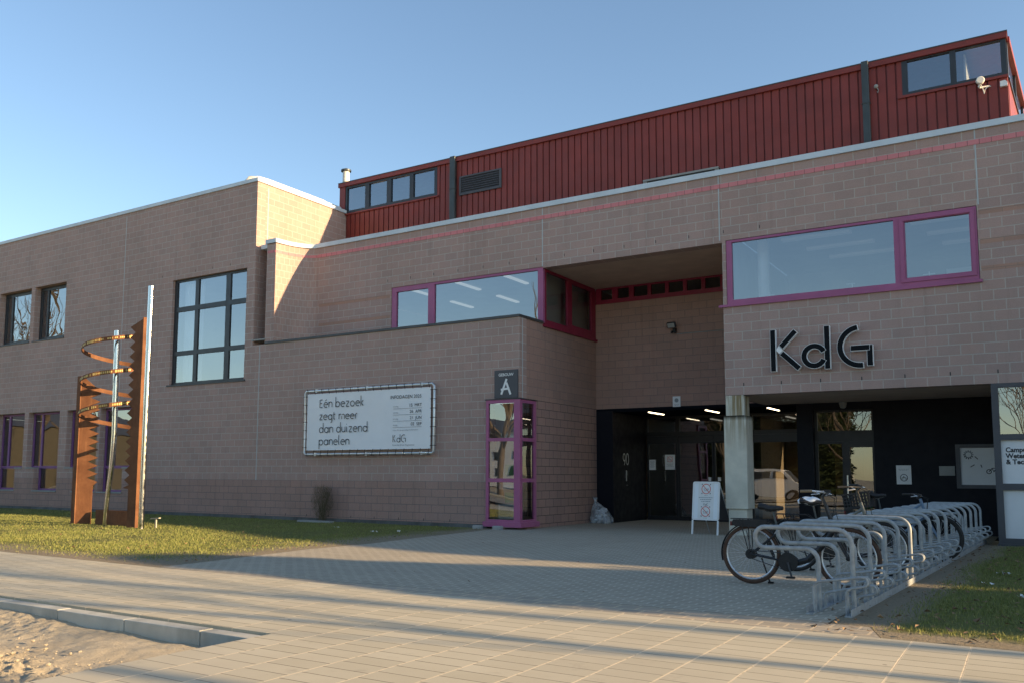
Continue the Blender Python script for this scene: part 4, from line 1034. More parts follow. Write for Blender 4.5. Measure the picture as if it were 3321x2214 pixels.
# ------------------------------------------------------------------ rubbish bag
def bagmat():
    t = NT('clear_plastic_bag'); t.t.nodes.remove(t.b)
    tr = t.n('ShaderNodeBsdfTransparent'); tr.inputs[0].default_value = (.8, .83, .86, 1)
    b = t.n('ShaderNodeBsdfPrincipled'); b.inputs['Base Color'].default_value = (.75, .78, .80, 1); b.inputs['Roughness'].default_value = .25
    mx = t.n('ShaderNodeMixShader'); t.l(t.ramp(t.noise(t.objc(), 7, 4, .6), .35, .7, .12, .5), mx.inputs[0]); t.l(tr.outputs[0], mx.inputs[1]); t.l(b.outputs[0], mx.inputs[2])
    bp = t.n('ShaderNodeBump'); bp.inputs['Strength'].default_value = .8; bp.inputs['Distance'].default_value = .03; t.l(t.noise(t.objc(), 14, 4, .6, 1.2), bp.inputs['Height']); t.l(bp.outputs[0], b.inputs['Normal'])
    t.l(mx.outputs[0], t.out.inputs[0]); return t.m
bg_ = empty('rubbish_bag', 'tied clear plastic rubbish bag of litter slumped at the black entrance corner', 'bag', (-10.28, 21.86, 0))
mb = LB(); prof = [(0, .31, .0), (.05, .335, .0), (.15, .32, -.01), (.28, .27, -.03), (.4, .19, -.08), (.5, .105, -.13), (.57, .045, -.16), (.6, .03, -.17), (.64, .05, -.18), (.68, .075, -.19)]
vs = []; N = 28
for z, r, ox in prof:
    for k in range(N):
        a = 2 * math.pi * k / N; q = Vector((math.cos(a), math.sin(a), z * 3)); rr = r * (1 + .16 * noise.noise(q * 1.9) + .06 * noise.noise(q * 6))
        vs.append((ox + rr * math.cos(a), rr * .72 * math.sin(a), z + (.02 * noise.noise(q * 5) if z > .65 else 0)))
mb.add(vs, [(i * N + k, i * N + (k + 1) % N, (i + 1) * N + (k + 1) % N, (i + 1) * N + k) for i in range(len(prof) - 1) for k in range(N)])
mb.build('bag_skin', bagmat(), bg_, smooth=True)
random.seed(4); mats = [M['paper'], M['concrete'], M['ink_grey'], M['room_beige'], M['canvas'], M['ink']]
mb = LB()
for i in range(90):
    z = random.uniform(.03, .36); r = .25 * (1 - z / .6); a = random.uniform(0, 6.3); q = random.random() ** .5
    mb.M = Matrix.Translation((r * q * math.cos(a), r * q * .65 * math.sin(a), z)) @ Matrix.Rotation(random.uniform(0, 3), 4, Vector((random.random(), random.random(), .3)).normalized())
    s = random.uniform(.03, .075); mb.ball((0, 0, 0), s, s * .8, s * .5, 9, 6, random.choice((0, 0, 0, 1, 2, 3, 4, 4, 5)))
mb.build('litter', mats, bg_)

# ------------------------------------------------------------------ pavement sign
af = empty('pavement_sign', 'white framed pavement sign with two no smoking symbols beside the concrete column', 'sign', (-6.47, 19.0, 0), R(-11))
mb = LB(); mb.M = Matrix.Translation((0, -.02, 0)) @ Matrix.Rotation(R(-6.5), 4, 'X')
o_, i_ = [], []
def rrect(w, z0, z1, r, n=5):
    p = []
    for cx, cz, a in ((w - r, z1 - r, 0), (-w + r, z1 - r, 90), (-w + r, z0 + r, 180), (w - r, z0 + r, 270)): p += arc(cx, cz, r, a, a + 90, n)
    return p
A, Bp = rrect(.325, .31, 1.15, .045), rrect(.288, .347, 1.113, .012)
n = len(A); vs = [(u, -.014, v) for u, v in A] + [(u, -.014, v) for u, v in Bp] + [(u, .014, v) for u, v in A] + [(u, .014, v) for u, v in Bp]
mb.add(vs, [(i, (i + 1) % n, n + (i + 1) % n, n + i) for i in range(n)] + [(2 * n + (i + 1) % n, 2 * n + i, 3 * n + i, 3 * n + (i + 1) % n) for i in range(n)] + [(i, 2 * n + i, 2 * n + (i + 1) % n, (i + 1) % n) for i in range(n)] + [(n + (i + 1) % n, 3 * n + (i + 1) % n, 3 * n + i, n + i) for i in range(n)])
mb.build('frame', M['white'], af)
T = mb.M.copy()
mb = LB(); mb.M = T; mb.box(-.287, .287, -.004, .008, .348, 1.112); po = mb.build('poster', M['canvas'], af)
mb = LB(); mb.M = T; mb.box(-.19, .19, -.0065, -.0045, .352, 1.108); mb.build('sheet', M['white'], po)
mb = LB(); mb.M = T
for cz in (.99, .50): no_smoke(mb, 0, cz, .105, -.0085); lines(mb, 0, cz - .145, .08, 1, -.0085)
lines(mb, 0, .795, .34, 3, -.0085, .014, .042, 1)
for p in ([(-.05, .63), (-.05, .675)], [(-.04, .655), (-.02, .675)], [(-.04, .65), (-.02, .63)], arc(.0, .642, .012, 0, 360, 10), [(.013, .63), (.013, .675)], arc(.045, .652, .022, 60, 300, 10)): flat_stroke(mb, p, .006, lambda u, v: (u, -.0085, v), 0)
mb.build('print', [M['ink'], M['ink_grey'], M['ink_red']], po)
for sx in (-1, 1):
    mb = LB(); mb.M = T; mb.box(sx * .307 - .018, sx * .307 + .018, -.012, .012, .0, .31); mb.build('leg', M['white'], af)
    LB().tube([(sx * .3, .12, 1.12), (sx * .3, .72, .0)], .014, 6).build('leg', M['tubeframe'], af)
mb = LB(); mb.M = Matrix.Translation((0, .13, 0)) @ Matrix.Rotation(R(28), 4, 'X'); mb.box(-.29, .29, .25, .262, .25, .95)
LB().add([(-.3, .13, 1.1), (.3, .13, 1.1), (.3, .57, .28), (-.3, .57, .28), (-.3, .142, 1.1), (.3, .142, 1.1), (.3, .582, .28), (-.3, .582, .28)], [])
mb = LB(); mb.add([(-.3, .135, 1.1), (.3, .135, 1.1), (.3, .57, .3), (-.3, .57, .3), (-.3, .15, 1.1), (.3, .15, 1.1), (.3, .585, .3), (-.3, .585, .3)], [(0, 1, 2, 3), (7, 6, 5, 4), (0, 4, 5, 1), (1, 5, 6, 2), (2, 6, 7, 3), (3, 7, 4, 0)]); mb.build('back_board', M['frame_mid'], af)

# ------------------------------------------------------------------ bicycle stands
def hoop_path():
    p = [(0, 0), (0, .625)] + arc(-.14, .625, .14, 0, 90, 7) + [(-.4, .766)] + arc(-.80, .666, .10, 90, 270, 10) + [(-.44, .574)] + arc(-.42, .46, .115, 88, 0, 6) + [(-.305, .0)]
    return [(u, 0, v) for u, v in p]
def clip(path, dy, mb):
    for s in (-.034, .034):
        mb.tube([(u, dy + s, v) for u, v in path], .0105, 7)
hi = [(-.315, 0), (-.315, .24), (-.30, .275), (-.265, .292), (.11, .352)] + arc(.12, .312, .042, 90, -90, 6)[1:] + [(.02, .247), (-.02, .225), (-.03, .20), (-.03, 0)]
lo = [(-.315, 0), (-.315, .115), (-.30, .145), (-.27, .155), (.10, .243)] + arc(.115, .203, .042, 90, -90, 6)[1:] + [(.0, .13), (-.02, .11), (-.03, .09), (-.03, 0)]
def make_stand():
    t = empty('bicycle_stand', '', 'bicycle stand', (0, 0, 0), R(-2.06))
    LB().tube(hoop_path(), .0222, 12).build('hoop', M['steel'], t, smooth=True)
    for path, dy in ((hi, -.13), (lo, .245)):
        mb = LB(); clip(path, dy, mb); mb.build('wheel_holder', M['steel'], t, smooth=True)
    for x in (0, -.335):
        LB().box(x - .03, x + .03, -.25, .495, .0, .012).box(x + .024 if x == 0 else x - .03, x + .03 if x == 0 else x - .024, -.25, .495, .0125, .07).build('base_rail', M['steel'], t)
    return t
ORD = ['nearest', 'second', 'third', 'fourth', 'fifth', 'sixth', 'seventh', 'eighth', 'ninth', 'tenth', 'eleventh', 'twelfth', 'thirteenth', 'fourteenth', 'farthest']
proto = make_stand()
for i in range(15):
    o = proto if i == 0 else copy_tree(proto)
    y = 8.84 + .752 * i
    o.location = (-1.62 + .036 * (y - 8.84), y, 0)
    o['label'] = ('nearest bicycle stand of the galvanised row, beside the pavement edge', 'farthest bicycle stand of the galvanised row, close to the black wall')[i > 0] if i in (0, 14) else ORD[i] + ' galvanised bicycle stand of the row, counted from the pavement end'
    o['group'] = 'galvanised bicycle stands in a row'

# ------------------------------------------------------------------ bicycles
TYRE = dict(brown=plain('brown_tyre', (.075, .042, .028), .8, 0, .15, 10), black=M['rubber'])
M['rim'] = plain('alloy_rim', (.62, .63, .64), .32, .6, .05, 10)
def bike(label, loc, rz, lean, tyre='brown', frame=None, ebike=True, rim='rim', saddle_z=.885, bar_z=1.07, guard=True):
    fm = frame or M['blackpaint']
    t = empty('bicycle', label, 'bicycle', loc, R(rz)); t.rotation_euler = (R(lean), 0, R(rz))
    hb, hf, RR = Vector((-.545, 0, .345)), Vector((.545, 0, .345)), .345
    for c in (hb, hf):
        w = LB().tube([(c.x + (RR - .024) * math.cos(R(a)), 0, c.z + (RR - .024) * math.sin(R(a))) for a in range(0, 360, 9)], .024, 8, closed=True).build('wheel', TYRE[tyre], t, smooth=True)
        LB().tube([(c.x + (RR - .054) * math.cos(R(a)), 0, c.z + (RR - .054) * math.sin(R(a))) for a in range(0, 360, 9)], .0125, 6, closed=True).build('rim', M[rim], w, smooth=True)
        mb = LB()
        for k in range(28):
            a = 2 * math.pi * k / 28; b = a + (.5 if k % 2 else -.5); s = .025 if k % 4 < 2 else -.025
            mb.tube([(c.x + .03 * math.cos(b), s, c.z + .03 * math.sin(b)), (c.x + .285 * math.cos(a), 0, c.z + .285 * math.sin(a))], .0013, 3, cap=False)
        mb.build('spokes', M['rim'], w)
        big = c.x < 0
        LB().cyl((c.x, -.05, c.z), (c.x, .05, c.z), .058 if big else .024, n=16).cyl((c.x, -.075, c.z), (c.x, .075, c.z), .011, n=8).build('hub', M['rubber'], w, smooth=True)
    bb = Vector((-.105, 0, .275)); st = Vector((-.235, 0, .66)); ht = Vector((.315, 0, .93)); hl = Vector((.40, 0, .64))
    mb = LB()
    if ebike: mb.tube([hl + Vector((-.01, 0, .02)), (.25, 0, .46), (.10, 0, .31), (-.02, 0, .27), bb], [.036, .037, .037, .036, .034], 10)
    else: mb.tube([hl + Vector((-.01, 0, .03)), bb], .02, 10).tube([ht + Vector((.02, 0, -.08)), (-.0, 0, .62), (-.2, 0, .56)], .018, 10)
    mb.tube([bb, st], .018, 10)
    for s in (-1, 1):
        mb.tube([(bb.x, s * .035, bb.z), (hb.x, s * .06, hb.z)], .011, 8).tube([(st.x + .015, s * .02, st.z - .05), (hb.x, s * .06, hb.z)], .009, 8)
    mb.tube([ht, hl], .022, 10)
    mb.build('frame', fm, t, smooth=True)
    mb = LB()
    for s in (-1, 1): mb.tube([(hl.x + .005, s * .025, hl.z), (hl.x + .03, s * .048, hl.z - .08), (hf.x, s * .052, hf.z)], [.016, .016, .011], 8)
    mb.box(hl.x - .03, hl.x + .04, -.05, .05, hl.z - .02, hl.z + .015)
    mb.build('fork', fm, t, smooth=True)
    sp = Vector((-.30, 0, saddle_z))
    LB().tube([st - Vector((-.01, 0, .06)), sp + Vector((.02, 0, -.04))], .0135, 8).build('seat_post', M['pipe'], t, smooth=True)
    mb = LB(); vs = []; K = 14
    for i in range(9):
        u = i / 8; x = sp.x - .135 + .27 * u; wd = .085 * (1 - u) ** .8 * (1 if u > .05 else .8) + .022; hgt = .028 + .02 * (1 - u)
        z = sp.z + .015 * (1 - u) ** 2 - (.012 if .3 < u < .7 else 0)
        for k in range(K):
            a = 2 * math.pi * k / K; vs.append((x, wd * math.cos(a), z + hgt * math.sin(a) * (1 if math.sin(a) > 0 else .7)))
    mb.add(vs, [(i * K + k, i * K + (k + 1) % K, (i + 1) * K + (k + 1) % K, (i + 1) * K + k) for i in range(8) for k in range(K)] + [tuple(range(K))[::-1], tuple(8 * K + k for k in range(K))])
    sd_ = mb.build('saddle', M['rubber'], t, smooth=True)
    LB().tube([(sp.x - .08, .03, sp.z - .03), (sp.x + .02, .025, sp.z - .045), (sp.x + .1, .012, sp.z - .02)], .004, 5).tube([(sp.x - .08, -.03, sp.z - .03), (sp.x + .02, -.025, sp.z - .045), (sp.x + .1, -.012, sp.z - .02)], .004, 5).build('rails', M['chrome'], sd_)
    # handlebar
    hz = bar_z; hx = ht.x - .03
    LB().tube([ht, (hx - .01, 0, hz - .04), (hx + .03, 0, hz)], [.017, .016, .018], 8).build('stem', M['blackpaint'], t, smooth=True)
    hbp = LB().tube([(hx - .14, .31, hz + .015), (hx - .05, .27, hz + .02), (hx + .03, .12, hz + .01), (hx + .03, 0, hz), (hx + .03, -.12, hz + .01), (hx - .05, -.27, hz + .02), (hx - .14, -.31, hz + .015)], .0115, 8).build('handlebar', M['rim'] if ebike else M['blackpaint'], t, smooth=True)
    for s in (-1, 1):
        LB().tube([(hx - .055, s * .272, hz + .02), (hx - .17, s * .322, hz + .015)], .017, 10).build('grip', M['rubber'] if not ebike else plain('brown_grip' + str(s), (.20, .15, .09), .6), hbp, smooth=True)
        LB().tube([(hx - .02, s * .235, hz + .01), (hx + .03, s * .27, hz - .01), (hx - .05, s * .33, hz - .02)], .006, 6).build('brake_lever', M['rim'], hbp, smooth=True)
    LB().tube([(hx + .04, .06, hz), (hx + .13, .08, hz - .04), (hx + .12, .05, hz - .2), (hl.x + .06, .03, hl.z + .04)], .004, 5).tube([(hx + .04, -.06, hz), (hx + .14, -.07, hz - .06), (hx + .12, -.04, hz - .22), (hl.x - .05, -.02, hl.z)], .004, 5).build('cable', M['rubber'], t, smooth=True)
    if ebike: LB().box(hx + .02, hx + .08, -.035, .035, hz + .005, hz + .04).build('display', M['rubber'], t)
    LB().cyl((hl.x + .07, 0, hl.z + .02), (hl.x + .11, 0, hl.z + .02), .02, .028, n=12).build('headlight', M['rim'], t, smooth=True)
    # drive
    LB().cyl((bb.x, -.055, bb.z), (bb.x, -.075, bb.z), .10 if not ebike else .108, n=24).cyl((bb.x + .02, -.05, bb.z), (bb.x + .02, .05, bb.z), .075 if ebike else .03, n=20).build('motor' if ebike else 'chainset', M['rubber'], t, smooth=True)
    LB().tube([(bb.x, -.085, bb.z), (bb.x + .045, -.09, bb.z - .165)], .012, 6).build('crank', M['frame_grey'], t, smooth=True); LB().tube([(bb.x, .06, bb.z), (bb.x - .045, .07, bb.z + .165)], .012, 6).build('crank', M['frame_grey'], t, smooth=True)
    for s, dx in ((-1, .045), (1, -.045)): LB().box(bb.x + dx - .045, bb.x + dx + .045, s * .1 - .03 + s * .04, s * .1 + .03 + s * .04, bb.z + s * .165 - .011, bb.z + s * .165 + .011).build('pedal', M['rubber'], t)
    LB().tube([(bb.x, -.062, bb.z + .1), (hb.x, -.058, hb.z + .045)], .005, 5).tube([(bb.x, -.062, bb.z - .1), (hb.x, -.058, hb.z - .045)], .005, 5).build('chain', M['frame_grey'], t)
    if guard:
        for c, a0, a1 in ((hb, 20, 195), (hf, 30, 150)):
            mb = LB(); L = []
            for i in range(25):
                a = R(a0 + (a1 - a0) * i / 24)
                for q in (-1, 0, 1):
                    r = RR + .022 - (.012 if q else 0); L.append((c.x + r * math.cos(a), q * .028, c.z + r * math.sin(a)))
            mb.add(L, [(3 * i + k, 3 * i + k + 1, 3 * i + k + 4, 3 * i + k + 3) for i in range(24) for k in (0, 1)]); mb.build('mudguard', M['rubber'], t, smooth=True)
    rk = LB(); z = .755
    for s in (-1, 1):
        rk.tube([(-.77, s * .055, z), (-.36, s * .055, z), (-.27, s * .02, z - .06)], .006, 6).tube([(-.66, s * .055, z), (hb.x - .01, s * .07, hb.z + .02)], .006, 6).tube([(-.56, s * .055, z), (hb.x, s * .07, hb.z + .02)], .006, 6)
    for x in (-.77, -.66, -.52, -.4): rk.tube([(x, -.055, z), (x, .055, z)], .005, 6)
    rk.build('luggage_rack', M['rubber'], t, smooth=True)
    if ebike:
        LB().prism([(-.76, .70), (-.74, .745), (-.34, .745), (-.34, .655), (-.72, .665)], lambda u, v, w: (u, w, v), -.06, .06).build('battery', M['rubber'], t, bevel=.012)
    LB().box(-.785, -.765, -.035, .035, .67, .72).build('rear_light', M['red_dark'], t)
    LB().tube([(hb.x + .1, .07, .30), (hb.x + .17, .14, .02)], .009, 6).box(hb.x + .15, hb.x + .21, .12, .17, .005, .025).build('kickstand', M['rubber'], t, smooth=True)
    return t
b1 = bike('black electric bicycle with brown tyres, nearest the camera, front wheel in the stands', (-2.535, 10.66, 0), -1, -1.5)
b2 = bike('grey city bicycle behind the black electric one, plastic bag over its saddle', (-2.45, 12.38, 0), -2, 2, 'black', plain('grey_bike_paint', (.16, .17, .155), .35), ebike=False, bar_z=1.12, saddle_z=.92)
b3 = bike('dusky blue bicycle carrying a black crate, farthest of the parked three', (-2.08, 15.1, 0), -1, -1, 'black', plain('blue_bike_paint', (.12, .19, .28), .35), ebike=False, saddle_z=.97, bar_z=.98, rim='rubber')
# plastic bag on saddle
mb = LB(); vs = []; K = 16
for i, (z, r) in enumerate(((.0, .12), (.035, .125), (.06, .10), (.075, .05))):
    for k in range(K):
        a = 2 * math.pi * k / K; q = 1 + .25 * noise.noise(Vector((math.cos(a) * 2, math.sin(a) * 2, z * 20)))
        vs.append((r * 1.15 * q * math.cos(a), r * .8 * q * math.sin(a), z + .03 * noise.noise(Vector((a * 2, z * 9, 2)))))
mb.add(vs, [(i * K + k, i * K + (k + 1) % K, (i + 1) * K + (k + 1) % K, (i + 1) * K + k) for i in range(3) for k in range(K)] + [tuple(3 * K + k for k in range(K))])
o = mb.build('plastic_bag', M['canvas'], smooth=True); o.location = (-2.79, 12.39, .905); tag(o, 'crumpled pale plastic bag pulled over the saddle of the grey bicycle', 'bag')
# crate
cr = empty('crate', 'black plastic crate tied on the rear rack of the dusky blue bicycle', 'crate', (-2.63, 15.12, .765)); cr.rotation_euler = (0, R(-9), R(-2))
mb = LB().panel('y', -.15, -.14, -.2, .2, 0, .24, [(-.18 + .045 * i, -.15 + .045 * i, .04 + .05 * j, .075 + .05 * j) for i in range(8) for j in range(4)])
mb.panel('y', .14, .15, -.2, .2, 0, .24, [(-.18 + .045 * i, -.15 + .045 * i, .04 + .05 * j, .075 + .05 * j) for i in range(8) for j in range(4)])
mb.panel('x', -.2, -.19, -.139, .139, 0, .24).panel('x', .2, .19, -.139, .139, 0, .24).box(-.19, .19, -.139, .139, 0, .01)
mb.build('crate_body', M['rubber'], cr)
LB().panel('y', -.158, -.151, -.21, .21, .225, .25).panel('y', .151, .158, -.21, .21, .225, .25).box(-.21, -.201, -.15, .15, .225, .25).box(.201, .21, -.15, .15, .225, .25).build('rim', M['blackpaint'], cr)

# ------------------------------------------------------------------ trees (they stand beside and behind the camera: seen as shadows and reflections)
def bare_tree(seed, h, r, trunk_h, spread=.62):
    rnd = random.Random(seed); T, K = LB(), LB()
    T.tube([(0, 0, -.2), (0, 0, .15), (.02, .01, trunk_h * .5), (.03, .04, trunk_h)], [r * 1.5, r * 1.1, r, r * .85], 10)
    def grow(p, d, l, rad, lev):
        pts = [p]; q = p.copy(); dd = d.copy(); n = 3
        for i in range(n):
            dd = (dd + Vector((rnd.gauss(0, .13), rnd.gauss(0, .13), rnd.gauss(.05, .08)))).normalized(); q = q + dd * (l / n); pts.append(q.copy())
        K.tube(pts, [rad, rad * .86, rad * .73, rad * .6], 5 if lev < 2 else 3, cap=False)
        if lev >= 5: return
        for i in range(rnd.choice((2, 3, 3)) if lev < 4 else 3):
            base = pts[rnd.choice((1, 2, 3, 3))] if i else pts[3]
            a = rnd.uniform(0, 6.283); s = rnd.uniform(.35, .85) if i else rnd.uniform(.05, .35)
            o = dd.orthogonal().normalized(); o = Matrix.Rotation(a, 3, dd) @ o
            nd = (dd * math.cos(s) + o * math.sin(s) + Vector((0, 0, .12))).normalized()
            grow(base, nd, l * rnd.uniform(.62, .82), rad * rnd.uniform(.5, .64) if i else rad * .62, lev + 1)
    for i in range(5):
        a = 6.283 * i / 5 + rnd.uniform(-.4, .4); s = spread * rnd.uniform(.7, 1.25)
        grow(Vector((.03, .04, trunk_h * (.82 + .045 * i))), Vector((math.sin(s) * math.cos(a), math.sin(s) * math.sin(a), math.cos(s))), h * .26, r * .5, 1)
    grow(Vector((.03, .04, trunk_h)), Vector((0, 0, 1)), h * .3, r * .8, 1)
    t = empty('bare_tree', '', 'tree', (0, 0, 0))
    T.build('trunk', M['bark'], t, smooth=True); K.build('crown', M['bark'], t)
    return t
TA = bare_tree(1, 7, .095, 7.5, .5); TB = bare_tree(5, 11, .2, 3.2, .75)
TS = [(TA, 17, 8.48, .75, 'slim bare street tree right of the frame, nearest the court'), (TA, 27, 10.85, 1.3, 'bare street tree farthest away on the right, in front of the building corner'), (TA, 20, 6.75, 1.05, 'bare street tree on the right pavement, closest to the camera'),
      (TB, -21, -17.5, .8, 'bare tree across the road, reflected in the entrance glass'), (TB, -31, -14.5, 1.2, 'bare tree across the road, reflected in the corner bay window'), (TB, -.8, -16.8, .75, 'bare tree across the road straight behind the camera'), (TB, -43, -12.2, 1.1, 'bare tree across the road at the left, before the white house'), (TB, -60, -1.6, 1.2, 'bare tree at the far left end of the pavement, reflected in the wing windows'), (TB, -55, 4.0, 1.35, 'second bare tree standing on the far left of the lawn'), (TB, -12., -18.4, .85, 'bare tree across the road, behind the white van')]
seen = set()
for i, (p, x, y, s, lab) in enumerate(TS):
    o = p if id(p) not in seen else copy_tree(p); seen.add(id(p))
    o.location = (x, y, 0); o.scale = (s, s, s); o.rotation_euler = (0, 0, i * 1.7); o['label'] = lab; o['group'] = 'bare trees along the street'
rnd = random.Random(8)  # stand-in evergreens added out of view so their shade falls on the court
for x, y, r, h, lab in ((10, 11.18, 1.65, 4.9, 'low round evergreen added out of view to shade the court, nearest the bicycle stands'), (16, 12.12, 1.62, 6.9, 'middle sized evergreen added out of view to shade the court, between the low and the tall one'), (24, 13.05, 1.3, 8.6, 'tallest evergreen added out of view to shade the court, before the far building front')):
    ev = empty('added_evergreen', lab, 'tree', (x, y, 0), 0, 'evergreens added to shade the court')
    LB().tube([(0, 0, -.1), (0, 0, h * .92)], [.14, .03], 8).build('trunk', M['bark'], ev, smooth=True)
    mb = LB()
    for i in range(int(1500 * h * r ** .5)):
        z = .1 + (h - .1) * rnd.random(); rr = r * min(1, ((h - z) / (.22 * h)) ** .5) * (1 + .1 * math.sin(z * 4)) * rnd.random() ** .35; a = rnd.uniform(0, 6.283)
        c = Vector((rr * math.cos(a), rr * math.sin(a), z)); d = Vector((rnd.gauss(0, 1), rnd.gauss(0, 1), rnd.gauss(.3, .7))).normalized(); q = d.orthogonal().normalized() * rnd.uniform(.05, .10); l = rnd.uniform(.14, .26)
        mb.add([c - q, c + q, c + d * l], [(0, 1, 2)])
    mb.build('crown', M['conifer'], ev)

for i, (x, y, k) in enumerate(((-29, -24, 1.05), (-25.5, -25, .9), (-22, -24.4, 1.1), (-18.5, -25.2, .95), (-15, -24.2, 1.05), (-6, -25, .8))):
    o = copy_tree(ev); o.location = (x, y, 0); o.scale = (k * 1.9, k * 1.9, k * .92); o.rotation_euler = (0, 0, i * 1.3)
    o['label'] = ('evergreen across the road, leftmost behind the van', 'second evergreen from the left behind the parked van', 'third evergreen from the left behind the parked van', 'fourth evergreen from the left behind the parked van', 'rightmost evergreen of the row straight behind the van', 'single evergreen across the road, right of the van and apart from the row')[i]
    o['group'] = 'evergreens across the road'
# ------------------------------------------------------------------ street behind the camera (reflected in the glass)
vn = empty('parked_van', 'white van parked across the road, seen mirrored in the entrance glass', 'van', (-14.6, -5.6, -.12))
prof = [(-2.35, .35), (-2.4, 1.0), (-2.3, 1.82), (-2.1, 1.93), (.75, 1.95), (1.05, 1.88), (1.72, 1.15), (2.3, .98), (2.42, .75), (2.4, .35)]
mb = LB(); n = len(prof)
for s in (-1, 1): mb.add([(u, s * (.93 if v < 1.2 else .93 - .12 * (v - 1.2) / .7), v) for u, v in prof], [tuple(range(n)) if s < 0 else tuple(range(n))[::-1]])
Lp = [[(u, s * (.93 if v < 1.2 else .93 - .12 * (v - 1.2) / .7), v) for u, v in prof] for s in (-1, 1)]
mb.add(Lp[0] + Lp[1], [((i + 1) % n, i, n + i, n + (i + 1) % n) for i in range(n)])
mb.build('body', M['white'], vn)
for s in (-1, 1):
    for poly in ([(-1.0, 1.22), (-1.0, 1.75), (.1, 1.75), (.1, 1.22)], [(.25, 1.22), (.25, 1.75), (.85, 1.75), (1.35, 1.22)], [(-2.2, 1.22), (-2.15, 1.75), (-1.15, 1.75), (-1.15, 1.22)]):
        LB().prism(poly, lambda u, v, w: (u, s * (.935 - .12 * max(0, v - 1.2) / .7 + w), v), 0, .01).build('window', M['ink'], vn)
    for x in (-1.45, 1.5):
        w = LB().cyl((x, s * .74, .34), (x, s * .945, .34), .34, n=24).build('wheel', M['rubber'], vn, smooth=True)
        LB().cyl((x, s * .945, .34), (x, s * .955, .34), .2, n=20).build('rim', M['rim'], w)
    LB().box(2.28, 2.41, s * .86 - .08, s * .86 + .06, .74, .9).build('headlight', M['tubeframe'], vn)
LB().add([(1.08, -.8, 1.86), (1.08, .8, 1.86), (1.73, .86, 1.16), (1.73, -.86, 1.16)], [])
LB().prism([(1.12, 1.83), (1.16, 1.86), (1.76, 1.19), (1.72, 1.16)], lambda u, v, w: (u, w, v), -.78, .78).build('windscreen', M['ink'], vn)
def house(label, x, y, w, d, h, rf, mat, rz=0):
    t = empty('house', label, 'house', (x, y, 0), R(rz))
    LB().box(-w / 2, w / 2, -d / 2, d / 2, -.3, h).build('wall', mat, t)
    LB().prism([(-d / 2 - .3, h - .02), (d / 2 + .3, h - .02), (0, h + rf)], lambda u, v, q: (q, u, v), -w / 2 - .3, w / 2 + .3).build('roof', M['frame_mid'], t)
    for i in range(int(w // 2.6)):
        for z in (.9, 3.4):
            if z + 1.4 < h: LB().box(-w / 2 + 1 + 2.6 * i, -w / 2 + 2.2 + 2.6 * i, d / 2 - .02, d / 2 + .03, z, z + 1.3).build('window', M['ink'], t)
    LB().box(w / 2 - 1.1, w / 2 - .2, d / 2 - .02, d / 2 + .04, 0, 2.1).build('door', M['frame_grey'], t)
house('long white house far across the road, mirrored in the corner bay window', -60, -60, 22, 9, 6.5, 2.0, M['white'])
house('small grey house far across the road, behind the evergreens', -30, -75, 15, 9, 5.0, 2.6, M['concrete'])
house('pale house across the road, straight behind the camera', 12, -50, 14, 9, 5.0, 2.6, M['room'])
house('long sand coloured row house at the far left end of the lawn', -84, -6, 46, 9, 5.6, 2.2, plain('ochre_render', (.085, .075, .055), .9), 68)

# ------------------------------------------------------------------ grass, leaves, litter
def blades(name, n, region, hmin, hmax, w, seed, label):
    rnd = random.Random(seed); vs = []; fs = []
    k = 0; tries = 0
    while k < n and tries < n * 6:
        tries += 1
        x, y = region(rnd)
        q = noise.noise(Vector((x * .55, y * .55, 0))) + .6 * noise.noise(Vector((x * 1.9, y * 1.9, 5)))
        edge = dens(x, y)
        if rnd.random() > max(.03, min(1, .62 + .7 * q)) * edge: continue
        h = rnd.uniform(hmin, hmax) * (.7 + .5 * max(0, q)); a = rnd.uniform(0, 6.283); ww = w * rnd.uniform(.7, 1.3)
        dx, dy = ww * math.cos(a), ww * math.sin(a); lx, ly = rnd.gauss(0, .4) * h, rnd.gauss(0, .4) * h
        o = len(vs); vs += [(x - dx, y - dy, -.005), (x + dx, y + dy, -.005), (x + lx, y + ly, h)]; fs.append((o, o + 1, o + 2)); k += 1
    mb = MB(); mb.v = vs; mb.f = fs; mb.m = [0] * len(fs)
    return stuff(mb.build(name, M['blade']), label, 'grass')
def ex_(y):
    for (a, b) in zip(EDGE[:-1], EDGE[1:]):
        if a[1] <= y <= b[1]: return a[0] + (b[0] - a[0]) * (y - a[1]) / (b[1] - a[1])
    return EDGE[-1][0] if y > 10 else -10.3
def dens(x, y):
    if x < -5: return max(0, min(1, (ex_(y) - x - .05) / 1.6)) * max(0, min(1, (y - 8.05 - max(0, -14.4 - x) * .022) / 1.0))
    return max(0, min(1, (x - (-1.40 + .036 * (y - 8.8))) / .35)) * max(0, min(1, (y - 7.95) / .35))
def regL(r):
    y = 8 + 10 * r.random(); return -10.3 - r.random() ** 1.1 * (min(26, 1.75 * y) - 5), y
def regR(r): return r.uniform(-1.45, .6), 7.7 + 11.5 * r.random() ** 1.4
blades('grass', 80000, regL, .02, .05, .006, 1, 'short winter grass covering the lawn left of the court')
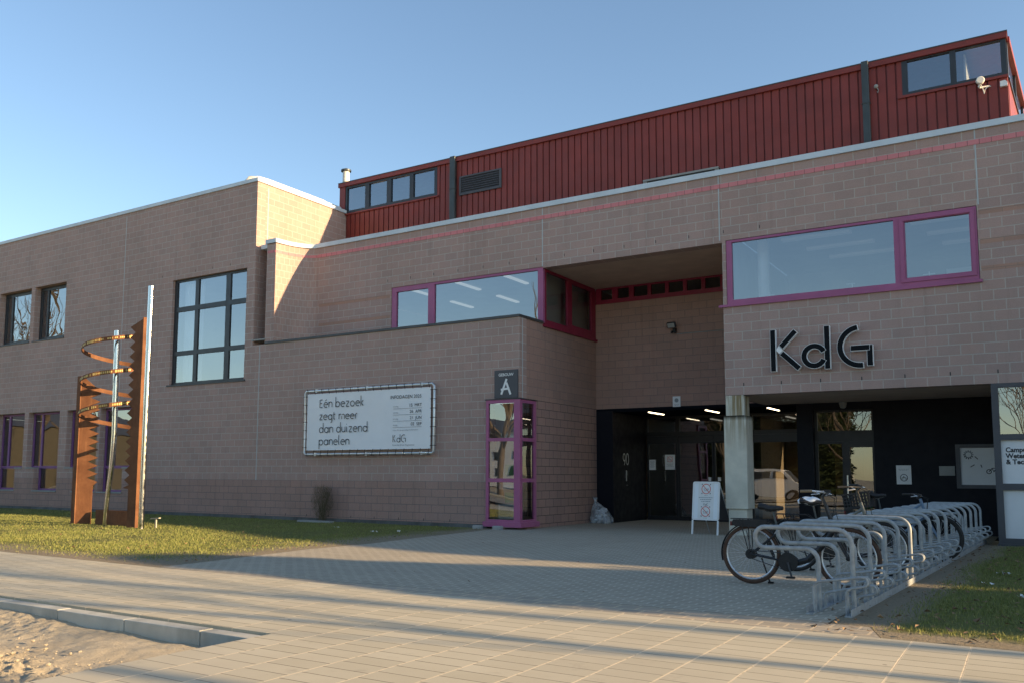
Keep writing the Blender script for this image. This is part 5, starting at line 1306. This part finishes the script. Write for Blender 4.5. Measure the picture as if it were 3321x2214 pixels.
blades('grass', 30000, regR, .015, .05, .004, 2, 'short shaded grass of the verge right of the bicycle stands')
rnd = random.Random(9); mb = MB()
def leaf(x, y, s, z=.03):
    a = rnd.uniform(0, 6.283); c, d = math.cos(a) * s, math.sin(a) * s; t1, t2 = rnd.uniform(-.5, .8) * s, rnd.uniform(-.5, .8) * s
    mb.add([(x - c, y - d, z), (x + d * .55, y - c * .55, z + t1 * .6), (x + c, y + d, z + t2), (x - d * .5, y + c * .5, z + t1)], [(0, 1, 2), (0, 2, 3)])
for i in range(520):
    y = 7.7 + 11.3 * rnd.random() ** 1.3; leaf(rnd.uniform(-1.7 + .036 * (y - 8.8), .5), y, rnd.uniform(.015, .04), .02 + .02 * rnd.random())
for i in range(350): y = rnd.uniform(8.2, 17.6); leaf(ex_(y) - rnd.random() ** 1.5 * 12, y, rnd.uniform(.015, .035))
for i in range(90): y = rnd.uniform(8.9, 17); leaf(-1.62 + .036 * (y - 8.84) - rnd.uniform(.05, .32), y + .2 * rnd.gauss(0, 1), rnd.uniform(.02, .04), .01)
for i in range(40): leaf(rnd.uniform(-10, -2.5), rnd.uniform(8.4, 20), rnd.uniform(.01, .022), .004)
stuff(mb.build('fallen_leaves', M['leaf']), 'scattered dry brown leaves on the grass and pavers', 'leaves')
for i, (x, y) in enumerate(((-.62, 13.4), (-.72, 12.0), (-.35, 10.9), (-12.6, 15.2), (-12.2, 15.6), (-14.3, 15.9))):
    mb = LB()
    for k in range(5):
        mb.M = Matrix.Translation((rnd.gauss(0, .03), rnd.gauss(0, .03), .02)) @ Matrix.Rotation(rnd.uniform(0, 3), 4, Vector((rnd.random(), rnd.random(), rnd.random() + .1)).normalized()); mb.quad((-.02, -.015, 0), (.02, -.015, .008), (.018, .015, -.006), (-.02, .012, .005))
    o = mb.build('paper_scrap', M['paper']); o.location = (x, y, .015)
    tag(o, ('crumpled white paper scrap lying in the verge grass right of the stands' if x > -5 else 'small white paper scrap lying in the lawn grass near the bay window'), 'litter', 'white paper scraps on the verge' if x > -5 else 'white paper scraps on the lawn')
